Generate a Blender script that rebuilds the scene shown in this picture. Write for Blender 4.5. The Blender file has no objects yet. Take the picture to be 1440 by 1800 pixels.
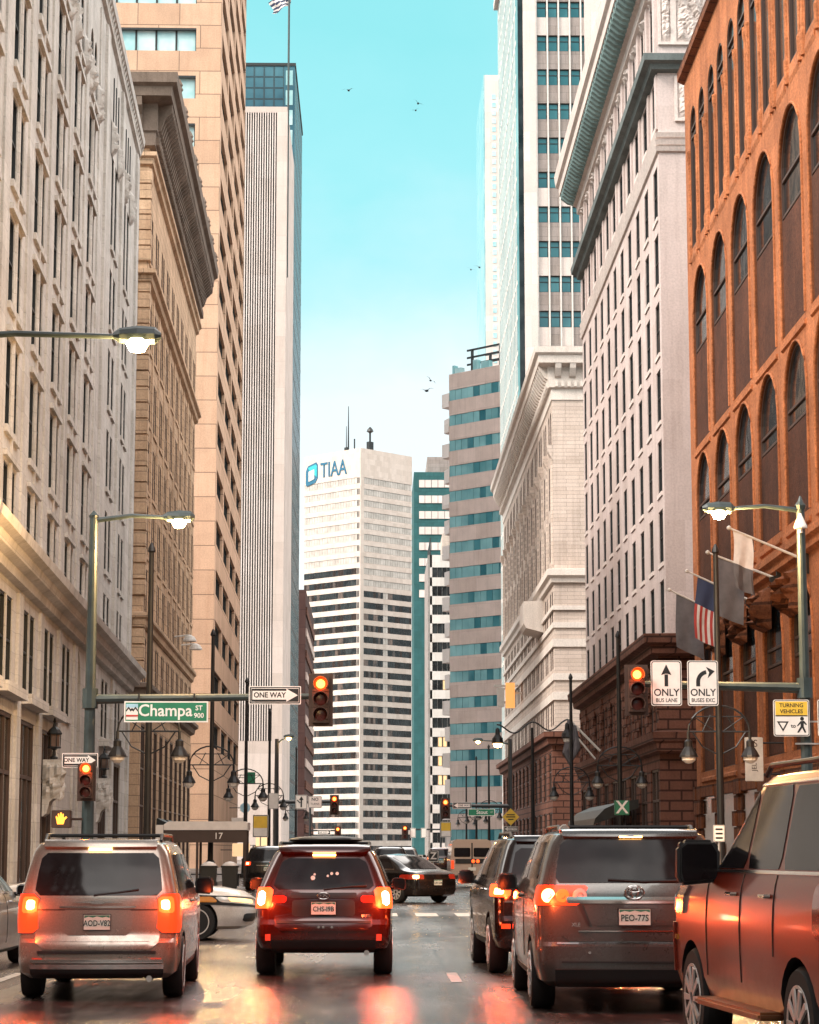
import bpy, bmesh, math, random
from mathutils import Vector, Matrix
R = math.radians
rnd = random.Random(7)
sc = bpy.context.scene
COL = sc.collection

# ---------------------------------------------------------------- camera
cam_data = bpy.data.cameras.new('camera')
cam = bpy.data.objects.new('camera', cam_data)
COL.objects.link(cam)
cam_data.sensor_fit = 'VERTICAL'
cam_data.sensor_height = 36.0
cam_data.lens = 80.0
cam_data.clip_start = 0.1
cam_data.clip_end = 6000
cam.location = (0, 0, 1.6)
TH = math.atan(594 / 4000.0)
PS = math.atan(.015 * math.cos(TH))
cam.rotation_euler = (R(90) + TH, 0, -PS)
sc.camera = cam

# ---------------------------------------------------------------- world
SUN_EL, SUN_AZ = 40, 242          # degrees; azimuth measured from +Y clockwise
world = bpy.data.worlds.new('World')
sc.world = world
world.use_nodes = True
wn = world.node_tree
wn.nodes.clear()
def N(t, kind, **kw):
    n = t.nodes.new(kind)
    for k, v in kw.items():
        setattr(n, k, v)
    return n
wo = N(wn, 'ShaderNodeOutputWorld')
bg_sky = N(wn, 'ShaderNodeBackground')
bg_cl = N(wn, 'ShaderNodeBackground')
add = N(wn, 'ShaderNodeAddShader')
sky = N(wn, 'ShaderNodeTexSky', sky_type='NISHITA')
sky.sun_disc = False
sky.sun_elevation = R(SUN_EL)
sky.sun_rotation = R(SUN_AZ)
sky.air_density = 1.0
sky.dust_density = 2.0
wn.links.new(sky.outputs[0], bg_sky.inputs[0])
bg_sky.inputs[1].default_value = 0.02
tc = N(wn, 'ShaderNodeTexCoord')
sep = N(wn, 'ShaderNodeSeparateXYZ')
wn.links.new(tc.outputs['Generated'], sep.inputs[0])
ns = N(wn, 'ShaderNodeTexNoise')
ns.inputs['Scale'].default_value = 6.5
ns.inputs['Detail'].default_value = 5.0
ns.inputs['Roughness'].default_value = .55
mp = N(wn, 'ShaderNodeMapping')
mp.inputs['Scale'].default_value = (1, 1, 1.6)
wn.links.new(tc.outputs['Generated'], mp.inputs[0])
wn.links.new(mp.outputs[0], ns.inputs['Vector'])
m1 = N(wn, 'ShaderNodeMath', operation='MULTIPLY_ADD')
m1.inputs[1].default_value = .20
wn.links.new(ns.outputs['Fac'], m1.inputs[0])
m2 = N(wn, 'ShaderNodeMath', operation='SUBTRACT')
m2.inputs[1].default_value = .10
wn.links.new(sep.outputs['Z'], m2.inputs[0])
wn.links.new(m2.outputs[0], m1.inputs[2])
ramp = N(wn, 'ShaderNodeValToRGB')
cr = ramp.color_ramp
cr.elements[0].position = 0.0
cr.elements[0].color = (.57, .58, .565, 1)
cr.elements[1].position = 1.0
cr.elements[1].color = (.40, .41, .41, 1)
for p, c in ((.10, (.555, .585, .575)), (.175, (.51, .57, .57)), (.215, (.41, .545, .555)), (.26, (.29, .515, .525)), (.305, (.20, .49, .50)), (.37, (.16, .465, .472)), (.42, (.16, .465, .472)), (.48, (2.4, 2.3, 2.2)), (.56, (4.2, 3.95, 3.7)), (.68, (3.2, 3.0, 2.8)), (.80, (1.3, 1.25, 1.2)), (.90, (.5, .5, .5))):
    e = cr.elements.new(p)
    e.color = (*c, 1)
wn.links.new(m1.outputs[0], ramp.inputs[0])
wn.links.new(ramp.outputs[0], bg_cl.inputs[0])
bg_cl.inputs[1].default_value = 1.0
wn.links.new(bg_sky.outputs[0], add.inputs[0])
wn.links.new(bg_cl.outputs[0], add.inputs[1])
wn.links.new(add.outputs[0], wo.inputs[0])

# ---------------------------------------------------------------- sun
sun_d = bpy.data.lights.new('sun', 'SUN')
sun = bpy.data.objects.new('sun', sun_d)
COL.objects.link(sun)
sun_d.energy = 2.2
sun_d.angle = R(14)
sun_d.color = (1, .93, .84)
sdir = Vector((math.sin(R(SUN_AZ)) * math.cos(R(SUN_EL)), math.cos(R(SUN_AZ)) * math.cos(R(SUN_EL)), math.sin(R(SUN_EL))))
sun.rotation_euler = sdir.to_track_quat('Z', 'Y').to_euler()

sc.view_settings.view_transform = 'Standard'
sc.view_settings.look = 'None'
sc.view_settings.exposure = 0.75
sc.view_settings.gamma = 1.0
sc.view_settings.use_curve_mapping = False
try:
    sc.cycles.max_bounces = 6
    sc.cycles.diffuse_bounces = 2
    sc.cycles.glossy_bounces = 3
    sc.cycles.transmission_bounces = 4
    sc.cycles.sample_clamp_indirect = 6
except Exception:
    pass

# ---------------------------------------------------------------- materials
MATS = {}
def new_mat(name):
    m = bpy.data.materials.new(name)
    m.use_nodes = True
    t = m.node_tree
    b = t.nodes['Principled BSDF']
    MATS[name] = m
    return m, t, b
def setp(b, **kw):
    for k, v in kw.items():
        b.inputs[k.replace('_', ' ')].default_value = v
def ramp2(t, fac, c0, c1, p0=.3, p1=.7):
    r = N(t, 'ShaderNodeValToRGB')
    r.color_ramp.elements[0].position = p0
    r.color_ramp.elements[1].position = p1
    r.color_ramp.elements[0].color = (*c0, 1)
    r.color_ramp.elements[1].color = (*c1, 1)
    t.links.new(fac, r.inputs[0])
    return r.outputs[0]
def noise(t, vec, scale, detail=4, rough=.6, mscale=None):
    if mscale:
        mp = N(t, 'ShaderNodeMapping')
        mp.inputs['Scale'].default_value = mscale
        t.links.new(vec, mp.inputs[0])
        vec = mp.outputs[0]
    n = N(t, 'ShaderNodeTexNoise')
    n.inputs['Scale'].default_value = scale
    n.inputs['Detail'].default_value = detail
    n.inputs['Roughness'].default_value = rough
    t.links.new(vec, n.inputs['Vector'])
    return n.outputs['Fac']
def mixc(t, blend, fac, a, b):
    m = N(t, 'ShaderNodeMix', data_type='RGBA', blend_type=blend)
    for sock, v in ((m.inputs[0], fac), (m.inputs[6], a), (m.inputs[7], b)):
        if hasattr(v, 'links'):
            t.links.new(v, sock)
        else:
            sock.default_value = v if not isinstance(v, tuple) else (*v, 1)[:4]
    return m.outputs[2]

def stone(name, c, var=.25, rough=.85, joint=None, jcol=.55, stain=.5, scol=(.30, .26, .22), grain=.18, bump=.25):
    """masonry: mottled colour, vertical rain streaks, grain, optional block joints (w, h, mortar)"""
    m, t, b = new_mat(name)
    tc = N(t, 'ShaderNodeTexCoord').outputs['Object']
    lo = tuple(x * (1 - var) for x in c)
    hi = tuple(min(1, x * (1 + var * .6)) for x in c)
    col = ramp2(t, noise(t, tc, .35, 6, .65), lo, hi, .32, .68)
    fine = noise(t, tc, 9, 3, .7)
    g = ramp2(t, fine, (1 - grain,) * 3, (1, 1, 1), .3, .6)
    col = mixc(t, 'MULTIPLY', 1.0, col, g)
    st = noise(t, tc, 1.0, 5, .7, (1.3, 1.3, .10))
    sf = ramp2(t, st, (0, 0, 0), (stain, stain, stain), .50, .78)
    col = mixc(t, 'MULTIPLY', sf, col, scol)
    hgt = fine
    if joint:
        w, h, mo = joint
        s3 = N(t, 'ShaderNodeSeparateXYZ')
        t.links.new(tc, s3.inputs[0])
        ad = N(t, 'ShaderNodeMath', operation='ADD')
        t.links.new(s3.outputs[0], ad.inputs[0])
        t.links.new(s3.outputs[1], ad.inputs[1])
        cb = N(t, 'ShaderNodeCombineXYZ')
        t.links.new(ad.outputs[0], cb.inputs[0])
        t.links.new(s3.outputs[2], cb.inputs[1])
        br = N(t, 'ShaderNodeTexBrick')
        t.links.new(cb.outputs[0], br.inputs['Vector'])
        br.inputs['Scale'].default_value = 1.0
        br.inputs['Brick Width'].default_value = w
        br.inputs['Row Height'].default_value = h
        br.inputs['Mortar Size'].default_value = mo
        br.inputs['Mortar Smooth'].default_value = .1
        br.inputs['Color1'].default_value = (1, 1, 1, 1)
        br.inputs['Color2'].default_value = (.86, .84, .82, 1)
        br.inputs['Mortar'].default_value = (jcol, jcol, jcol, 1)
        col = mixc(t, 'MULTIPLY', 1.0, col, br.outputs['Color'])
        iv = N(t, 'ShaderNodeMath', operation='MULTIPLY_ADD')
        t.links.new(br.outputs['Fac'], iv.inputs[0])
        iv.inputs[1].default_value = -1.5
        t.links.new(fine, iv.inputs[2])
        hgt = iv.outputs[0]
    bp = N(t, 'ShaderNodeBump')
    bp.inputs['Strength'].default_value = bump
    bp.inputs['Distance'].default_value = .05
    t.links.new(hgt, bp.inputs['Height'])
    t.links.new(bp.outputs[0], b.inputs['Normal'])
    t.links.new(col, b.inputs['Base Color'])
    setp(b, Roughness=rough)
    b.inputs['Specular IOR Level'].default_value = .25
    return m

def plain(name, c, rough=.5, metal=0.0, var=.12, scale=3.0, emit=None, estr=0, coat=0, spec=.5):
    m, t, b = new_mat(name)
    tc = N(t, 'ShaderNodeTexCoord').outputs['Object']
    f = noise(t, tc, scale, 4, .6)
    col = ramp2(t, f, tuple(x * (1 - var) for x in c), tuple(min(1, x * (1 + var)) for x in c), .3, .7)
    t.links.new(col, b.inputs['Base Color'])
    rr = N(t, 'ShaderNodeMapRange')
    rr.inputs['To Min'].default_value = max(.02, rough * .8)
    rr.inputs['To Max'].default_value = min(1, rough * 1.25)
    t.links.new(f, rr.inputs[0])
    t.links.new(rr.outputs[0], b.inputs['Roughness'])
    setp(b, Metallic=metal)
    b.inputs['Coat Weight'].default_value = coat
    b.inputs['Coat Roughness'].default_value = .04
    b.inputs['Specular IOR Level'].default_value = spec
    if emit:
        b.inputs['Emission Color'].default_value = (*emit, 1)
        b.inputs['Emission Strength'].default_value = estr
    return m

def glass(name, c0, c1, rough=.08, spec=.8, emit=None, estr=0, scale=.35):
    """window glass seen from the street: what stands behind each pane differs (cell noise per window)"""
    m, t, b = new_mat(name)
    oi = N(t, 'ShaderNodeObjectInfo')
    tc = N(t, 'ShaderNodeTexCoord').outputs['Object']
    va = N(t, 'ShaderNodeVectorMath', operation='ADD')
    cb = N(t, 'ShaderNodeCombineXYZ')
    ml = N(t, 'ShaderNodeMath', operation='MULTIPLY')
    ml.inputs[1].default_value = 71.0
    t.links.new(oi.outputs['Random'], ml.inputs[0])
    t.links.new(ml.outputs[0], cb.inputs[0])
    t.links.new(tc, va.inputs[0])
    t.links.new(cb.outputs[0], va.inputs[1])
    f = noise(t, va.outputs[0], scale, 3, .6)
    t.links.new(ramp2(t, f, c0, c1, .35, .68), b.inputs['Base Color'])
    setp(b, Roughness=rough)
    b.inputs['Specular IOR Level'].default_value = spec
    n2 = noise(t, va.outputs[0], 1.1, 2, .5)
    bp = N(t, 'ShaderNodeBump')
    bp.inputs['Strength'].default_value = .06
    bp.inputs['Distance'].default_value = .1
    t.links.new(n2, bp.inputs['Height'])
    t.links.new(bp.outputs[0], b.inputs['Normal'])
    if emit:
        b.inputs['Emission Color'].default_value = (*emit, 1)
        b.inputs['Emission Strength'].default_value = estr
    return m

def lamp_mat(name, c, s):
    m, t, b = new_mat(name)
    setp(b, Roughness=.3)
    b.inputs['Base Color'].default_value = (*[min(1, x * .6) for x in c], 1)
    b.inputs['Emission Color'].default_value = (*c, 1)
    b.inputs['Emission Strength'].default_value = s
    return m

# ---------------------------------------------------------------- mesh helpers
class MB:
    def __init__(self):
        self.v, self.f, self.m = [], [], []
        self.M = None
    def vert(self, p):
        p = Vector(p)
        self.v.append(self.M @ p if self.M else p)
        return len(self.v) - 1
    def face(self, pts, mi=0):
        self.f.append([self.vert(p) for p in pts])
        self.m.append(mi)
    def box(self, x0, x1, y0, y1, z0, z1, mi=0, skip=''):
        i = [self.vert(p) for p in ((x0, y0, z0), (x1, y0, z0), (x1, y1, z0), (x0, y1, z0), (x0, y0, z1), (x1, y0, z1), (x1, y1, z1), (x0, y1, z1))]
        for k, q in (('b', (0, 3, 2, 1)), ('t', (4, 5, 6, 7)), ('f', (0, 1, 5, 4)), ('r', (1, 2, 6, 5)), ('k', (2, 3, 7, 6)), ('l', (3, 0, 4, 7))):
            if k not in skip:
                self.f.append([i[a] for a in q])
                self.m.append(mi)
    def grid(self, P, mi=0, closed_u=False):
        """P[i][j] of points -> quads"""
        idx = [[self.vert(p) for p in row] for row in P]
        for a in range(len(idx) - 1):
            n = len(idx[a])
            for c in range(n if closed_u else n - 1):
                d = (c + 1) % n
                self.f.append([idx[a][c], idx[a][d], idx[a + 1][d], idx[a + 1][c]])
                self.m.append(mi)
        return idx
    def cap(self, ring, mi=0):
        self.f.append(list(ring))
        self.m.append(mi)
    def tube(self, path, r, n=8, mi=0, caps=True):
        path = [Vector(p) for p in path]
        rs = r if isinstance(r, (list, tuple)) else [r] * len(path)
        rows = []
        for i, p in enumerate(path):
            d = (path[min(i + 1, len(path) - 1)] - path[max(i - 1, 0)]).normalized()
            a = Vector((0, 0, 1)) if abs(d.z) < .9 else Vector((1, 0, 0))
            u = d.cross(a).normalized()
            w = d.cross(u).normalized()
            rows.append([p + (u * math.cos(2 * math.pi * k / n) + w * math.sin(2 * math.pi * k / n)) * rs[i] for k in range(n)])
        idx = self.grid(rows, mi, True)
        if caps:
            self.cap(idx[0][::-1], mi)
            self.cap(idx[-1], mi)
    def lathe(self, prof, c=(0, 0, 0), n=14, mi=0, axis='z'):
        rows = []
        for r, h in prof:
            row = []
            for k in range(n):
                a = 2 * math.pi * k / n
                x, y = r * math.cos(a), r * math.sin(a)
                q = {'z': (x, y, h), 'y': (x, h, y), 'x': (h, x, y)}[axis]
                row.append((c[0] + q[0], c[1] + q[1], c[2] + q[2]))
            rows.append(row)
        idx = self.grid(rows, mi, True)
        self.cap(idx[0][::-1], mi)
        self.cap(idx[-1], mi)
    def prism(self, poly, d0, d1, axis='y', mi=0, mi_side=None):
        """extrude a 2D polygon; axis y: poly in (x,z); axis x: poly in (y,z); axis z: poly in (x,y)"""
        def q(p, d):
            return {'y': (p[0], d, p[1]), 'x': (d, p[0], p[1]), 'z': (p[0], p[1], d)}[axis]
        a = [self.vert(q(p, d0)) for p in poly]
        b = [self.vert(q(p, d1)) for p in poly]
        self.cap(a[::-1], mi)
        self.cap(b, mi)
        n = len(poly)
        for k in range(n):
            self.f.append([a[k], a[(k + 1) % n], b[(k + 1) % n], b[k]])
            self.m.append(mi if mi_side is None else mi_side)
    def build(self, name, mats, parent=None, smooth=False, bevel=0, loc=None, rotz=0, fix=False):
        me = bpy.data.meshes.new(name)
        me.from_pydata([tuple(p) for p in self.v], [], self.f)
        if not isinstance(mats, (list, tuple)):
            mats = [mats]
        for q in mats:
            me.materials.append(q)
        me.polygons.foreach_set('material_index', self.m)
        if fix or bevel or smooth:
            bm = bmesh.new()
            bm.from_mesh(me)
            bmesh.ops.remove_doubles(bm, verts=bm.verts, dist=.0004)
            bmesh.ops.recalc_face_normals(bm, faces=bm.faces)
            if bevel:
                es = [e for e in bm.edges if len(e.link_faces) == 2 and e.calc_face_angle(0) > .6]
                bmesh.ops.bevel(bm, geom=es, offset=bevel, segments=2, affect='EDGES', clamp_overlap=True)
            bm.to_mesh(me)
            bm.free()
        if smooth:
            for p in me.polygons:
                p.use_smooth = True
            try:
                me.set_sharp_from_angle(angle=R(38))
            except Exception:
                pass
        me.update()
        o = bpy.data.objects.new(name, me)
        COL.objects.link(o)
        if parent is not None:
            o.parent = parent
        if loc is not None:
            o.location = loc
        o.rotation_euler.z = rotz
        return o

def tag(o, label=None, cat=None, group=None, kind=None):
    for k, v in (('label', label), ('category', cat), ('group', group), ('kind', kind)):
        if v:
            o[k] = v
    return o
def thing(name, label, cat, loc=(0, 0, 0), rotz=0, group=None):
    o = bpy.data.objects.new(name, None)
    o.empty_display_size = .3
    COL.objects.link(o)
    o.location = loc
    o.rotation_euler.z = rotz
    return tag(o, label, cat, group)
def copy_tree(o, parent=None):
    c = o.copy()
    COL.objects.link(c)
    c.parent = parent
    for ch in [x for x in bpy.data.objects if x.parent == o]:
        copy_tree(ch, c)
    return c
def dup(o, loc, rotz=None, label=None, group=None):
    c = copy_tree(o)
    c.location = loc
    if rotz is not None:
        c.rotation_euler.z = rotz
    if label:
        c['label'] = label
    if group:
        c['group'] = group
    return c
def inst(proto, parent, loc, rotz=0, scale=None):
    c = proto.copy()
    COL.objects.link(c)
    c.parent = parent
    c.location = loc
    c.rotation_euler.z = rotz
    if scale:
        c.scale = scale
    return c

FONT = None
def text(name, s, size, mat, parent, M, depth=.004, align='CENTER', bold=0.0, sx=1.0, space=1.0):
    """flat lettering as a mesh; M maps text plane (x right, y up, z toward reader)"""
    cu = bpy.data.curves.new('lettering', 'FONT')
    cu.body = s
    cu.size = size
    cu.align_x = align
    cu.align_y = 'CENTER'
    cu.extrude = depth / 2
    cu.offset = bold
    cu.space_character = space
    cu.resolution_u = 3
    to = bpy.data.objects.new('lettering', cu)
    COL.objects.link(to)
    bpy.context.view_layer.update()
    me = bpy.data.meshes.new_from_object(to.evaluated_get(bpy.context.evaluated_depsgraph_get()))
    bpy.data.objects.remove(to)
    bpy.data.curves.remove(cu)
    me.transform(M @ Matrix.Diagonal((sx, 1, 1, 1)))
    me.materials.clear()
    me.materials.append(mat)
    o = bpy.data.objects.new(name, me)
    COL.objects.link(o)
    o.parent = parent
    return o
def facing(x, y, z):
    """text plane that faces -Y (toward the camera) with its centre at x, y, z"""
    return Matrix.Translation((x, y, z)) @ Matrix.Rotation(R(90), 4, 'X')

# pixel (of the 1440 x 1800 photograph) -> world point at a chosen depth / plane, used while surveying the street
_f = Vector((math.sin(PS) * math.cos(TH), math.cos(PS) * math.cos(TH), math.sin(TH)))
_r = Vector((math.cos(PS), -math.sin(PS), 0))
_u = _r.cross(_f)
def ray(u, v):
    return _f + _r * ((u - 720) / 4000) + _u * ((900 - v) / 4000)
def atY(u, v, Y):
    d = ray(u, v)
    return Vector((0, 0, 1.6)) + d * (Y / d.y)

# ================================================================ materials for the street
stone('pale_stone', (.62, .59, .56), .20, joint=(1.6, .62, .012), jcol=.72, stain=.75, scol=(.42, .40, .36), bump=.3)
stone('ochre_stone', (.64, .44, .295), .2, joint=(1.3, .55, .02), jcol=.45, stain=.7, scol=(.36, .26, .18), bump=.5)
stone('dark_cornice', (.20, .15, .12), .3, stain=.5)
stone('tan_panel', (.66, .43, .30), .12, joint=(3.5, 2.0, .035), jcol=.35, stain=.35, scol=(.6, .42, .3), bump=.15)
stone('white_precast', (.66, .55, .50), .08, joint=(3.2, 3.9, .02), jcol=.75, stain=.25)
stone('red_sandstone', (.56, .20, .082), .30, joint=(1.2, .5, .006), jcol=.75, stain=.75, scol=(.30, .16, .11), grain=.50, bump=.9)
stone('rough_sandstone', (.26, .085, .035), .35, joint=(1.1, .62, .06), jcol=.35, stain=.6, scol=(.3, .2, .15), grain=.45, bump=1.0)
stone('grey_stone', (.60, .50, .475), .10, joint=(2.0, 3.6, .006), jcol=.85, stain=.55, scol=(.55, .50, .47))
stone('grey_trim', (.66, .57, .53), .08, stain=.5, scol=(.5, .5, .48))
stone('brown_stone', (.20, .085, .058), .25, joint=(1.2, .5, .05), jcol=.3, stain=.5, bump=.6)
stone('cream_stone', (.66, .545, .475), .14, joint=(2.2, .32, .02), jcol=.62, stain=.5, bump=.4)
stone('cream_trim', (.72, .64, .58), .08, stain=.45, scol=(.5, .44, .4))
stone('pink_panel', (.62, .48, .43), .12, joint=(4.6, 2.4, .02), jcol=.7, stain=.3)
stone('white_panel', (.76, .66, .62), .06, joint=(2.5, 3.8, .02), jcol=.8, stain=.15)
stone('tower_white', (.74, .62, .55), .05, joint=(1.6, 1.9, .02), jcol=.86, stain=.15)
stone('teal_panel', (.035, .12, .125), .2, stain=.2, joint=(2.4, 4.8, .03), jcol=.6)
stone('brown_panel', (.09, .045, .04), .25, stain=.4, joint=(3, 3.5, .05), jcol=.5)
stone('plain_grey', (.34, .29, .27), .15, joint=(2.4, 1.2, .02), stain=.5)
stone('sidewalk_mat', (.26, .21, .19), .2, joint=(1.5, 1.5, .02), jcol=.5, stain=.2, rough=.55)
stone('kerb_mat', (.33, .29, .26), .2, rough=.6)
glass('dark_glass', (.004, .006, .008), (.035, .042, .045), .07, .4)
glass('warm_glass', (.03, .02, .017), (.20, .13, .10), .12)
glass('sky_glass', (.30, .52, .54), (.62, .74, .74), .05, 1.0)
glass('teal_glass', (.02, .10, .125), (.07, .22, .25), .06, 1.0, scale=.12)
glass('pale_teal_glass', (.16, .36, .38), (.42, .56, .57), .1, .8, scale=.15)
glass('navy_glass', (.02, .06, .09), (.07, .17, .21), .2, .4, scale=.1)
glass('side_teal', (.08, .22, .24), (.24, .44, .46), .25, .35, scale=.1)
glass('brown_glass', (.008, .006, .006), (.045, .025, .018), .15, .35)
glass('sky_pale_glass', (.42, .37, .33), (.62, .55, .50), .2, .6)  # pale panes: sky reflection of the upper tower rows put into the colour
glass('lit_glass', (.5, .3, .15), (.6, .4, .25), .2, .5, (1, .60, .28), .55)
plain('frame_dark', (.010, .012, .013), .5)
plain('frame_brown', (.06, .035, .028), .5)
plain('frame_white', (.62, .58, .54), .5)
plain('black_gap', (.008, .007, .008), .7)
plain('roof_grey', (.18, .17, .16), .9)
def MT(n):
    return MATS[n]

# ================================================================ building helpers (all in building-local metres)
class Fr:
    """a wall plane: u runs along the wall, d stands out of it, z up"""
    def __init__(s, side, ox=0, oy=0, oz=0):
        if side == 'L':
            M = ((0, 1, 0, ox), (1, 0, 0, oy), (0, 0, 1, oz), (0, 0, 0, 1)); s.rz = R(90)
        elif side == 'R':
            M = ((0, -1, 0, ox), (1, 0, 0, oy), (0, 0, 1, oz), (0, 0, 0, 1)); s.rz = R(-90)
        else:
            M = ((1, 0, 0, ox), (0, -1, 0, oy), (0, 0, 1, oz), (0, 0, 0, 1)); s.rz = 0
        s.M = Matrix(M)
    def p(s, u, d, z):
        return s.M @ Vector((u, d, z))

def facade(mb, fr, W, z0, z1, ops, depth, mi=0, u0=0, rmi=None):
    """wall sheet with real recessed openings (ua, ub, za, zb, arched)"""
    old = mb.M
    mb.M = fr.M
    zs = sorted({z0, z1, *[o[2] for o in ops if z0 <= o[2] <= z1], *[o[3] for o in ops if z0 <= o[3] <= z1]})
    for za, zb in zip(zs, zs[1:]):
        zm = (za + zb) / 2
        cut = sorted((o[0], o[1]) for o in ops if o[2] < zm < o[3])
        u = u0
        for a, b in cut + [(W, W)]:
            if a > u + 1e-6:
                mb.face([(u, 0, za), (a, 0, za), (a, 0, zb), (u, 0, zb)], mi)
            u = max(u, b)
    wmi = mi
    rmi = mi if rmi is None else rmi
    for o in ops:
        mi = rmi
        a, b, za, zb = o[:4]
        arch = len(o) > 4 and o[4]
        dp = o[5] if len(o) > 5 else depth
        r = (b - a) / 2
        zt = zb - r if arch else zb
        mb.face([(a, 0, za), (a, -dp, za), (a, -dp, zt), (a, 0, zt)], mi)
        mb.face([(b, 0, za), (b, -dp, za), (b, -dp, zt), (b, 0, zt)], mi)
        mb.face([(a, 0, za), (b, 0, za), (b, -dp, za), (a, -dp, za)], mi)
        if arch:
            n = 12
            pts = [((a + b) / 2 - r * math.cos(math.pi * k / n), zt + r * math.sin(math.pi * k / n)) for k in range(n + 1)]
            for p, q in zip(pts, pts[1:]):
                mb.face([(p[0], 0, p[1]), (q[0], 0, q[1]), (q[0], 0, zb), (p[0], 0, zb)], wmi)
                mb.face([(p[0], 0, p[1]), (q[0], 0, q[1]), (q[0], -dp, q[1]), (p[0], -dp, p[1])], mi)
        else:
            mb.face([(a, 0, zt), (b, 0, zt), (b, -dp, zt), (a, -dp, zt)], mi)
    mb.M = old

PROTO = {}
def win_meshes(w, h, nx, nz, arch, fm, gm, ft, sill):
    key = (round(w, 3), round(h, 3), nx, tuple(nz) if isinstance(nz, (list, tuple)) else nz, arch, fm, gm, ft, sill)
    if key in PROTO:
        return PROTO[key]
    f, g = MB(), MB()
    r = w / 2
    zt = h - r if arch else h
    f.box(-w / 2, -w / 2 + ft, 0, .1, 0, zt)
    f.box(w / 2 - ft, w / 2, 0, .1, 0, zt)
    f.box(-w / 2 + ft, w / 2 - ft, 0, .1, 0, ft)
    if arch:
        n = 12
        a = [(-r * math.cos(math.pi * k / n), zt + r * math.sin(math.pi * k / n)) for k in range(n + 1)]
        ri = r - ft
        c = [(-ri * math.cos(math.pi * k / n), zt + ri * math.sin(math.pi * k / n)) for k in range(n + 1)]
        for k in range(n):
            f.face([(a[k][0], 0, a[k][1]), (a[k + 1][0], 0, a[k + 1][1]), (c[k + 1][0], 0, c[k + 1][1]), (c[k][0], 0, c[k][1])])
            f.face([(c[k][0], 0, c[k][1]), (c[k + 1][0], 0, c[k + 1][1]), (c[k + 1][0], .08, c[k + 1][1]), (c[k][0], .08, c[k][1])])
        f.box(-w / 2 + ft, w / 2 - ft, .005, .09, zt - ft / 2, zt + ft / 2)
        g.face([(-w / 2, .075, 0), (w / 2, .075, 0)] + [(p[0], .075, p[1]) for p in a[::-1]])
    else:
        f.box(-w / 2 + ft, w / 2 - ft, 0, .1, h - ft, h)
        g.face([(-w / 2, .075, 0), (w / 2, .075, 0), (w / 2, .075, h), (-w / 2, .075, h)])
    for k in range(1, nx):
        x = -w / 2 + w * k / nx
        f.box(x - ft * .4, x + ft * .4, .004, .1, ft, zt - ft * .5)
    zl = nz if isinstance(nz, (list, tuple)) else [k / nz for k in range(1, nz)]
    for q in zl:
        f.box(-w / 2 + ft, w / 2 - ft, .008, .095, h * q - ft * .5, h * q + ft * .5)
    if sill:
        f.box(-w / 2 - .12, w / 2 + .12, -sill, .02, -.22, -.003, 1)
    def mk(b, name, mats):
        me = bpy.data.meshes.new(name)
        me.from_pydata([tuple(p) for p in b.v], [], b.f)
        for q in mats:
            me.materials.append(MT(q))
        me.polygons.foreach_set('material_index', b.m)
        return me
    PROTO[key] = (mk(f, 'window', [fm, sill and sill_mat[0] or fm]), mk(g, 'pane', [gm]))
    return PROTO[key]
sill_mat = ['pale_stone']
def window(par, fr, u, d, z, w, h, nx=1, nz=1, arch=False, fm='frame_dark', gm='dark_glass', ft=.07, sill=0, name='window'):
    a, b = win_meshes(w, h, nx, nz, arch, fm, gm, ft, sill)
    o = bpy.data.objects.new(name, a)
    COL.objects.link(o)
    o.parent = par
    o.location = fr.p(u, d, z)
    o.rotation_euler.z = fr.rz
    p = bpy.data.objects.new('pane', b)
    COL.objects.link(p)
    p.parent = o
    return o

def moulding(mb, fr, u0, u1, prof, mi=0):
    """profile of (d, z) run along the wall, with closed ends"""
    old = mb.M
    mb.M = fr.M
    idx = mb.grid([[(u0, d, z) for d, z in prof], [(u1, d, z) for d, z in prof]], mi)
    mb.cap(idx[0], mi)
    mb.cap(idx[1][::-1], mi)
    mb.M = old
def wrap(mb, side, front, W, prof, mi=0, fy=0):
    """profile of (d, z) run round the street corner: along the face toward the camera, then along the street"""
    s = 1 if side == 'L' else -1
    rows = [[(-s * front, fy - d, z) for d, z in prof], [(s * d, fy - d, z) for d, z in prof], [(s * d, fy + W, z) for d, z in prof]]
    idx = mb.grid(rows, mi)
    mb.cap(idx[0], mi)
    mb.cap(idx[-1][::-1], mi)
def relief(mb, fr, u0, u1, z0, z1, d0, amp, seed, mi=0, n=0.16):
    """carved stone ornament: a finely modelled lumpy surface"""
    old = mb.M
    mb.M = fr.M
    r_ = random.Random(seed)
    k = [(r_.uniform(2, 9), r_.uniform(2, 9), r_.uniform(0, 6)) for _ in range(5)]
    nu, nz = max(4, int((u1 - u0) / n)), max(4, int((z1 - z0) / n))
    P = []
    for i in range(nz + 1):
        row = []
        for j in range(nu + 1):
            a, b = j / nu, i / nz
            e = min(1, 6 * min(a, 1 - a), 6 * min(b, 1 - b))
            s = sum(math.sin(p * a * 6.28 * .35 + q * b * 6.28 * .35 + f) for p, q, f in k) / 3
            row.append((u0 + (u1 - u0) * a, d0 + amp * e * (.55 + .45 * s + .25 * r_.uniform(-1, 1)), z0 + (z1 - z0) * b))
        P.append(row)
    mb.grid(P, mi)
    mb.M = old
def bracketrow(mb, fr, u0, u1, step, w, prof, mi=0):
    """repeated console brackets; prof is the side outline in (d, z)"""
    old = mb.M
    mb.M = fr.M
    u = u0
    while u < u1:
        mb.prism(prof, u, u + w, 'x', mi)
        u += step
    mb.M = old
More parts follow.
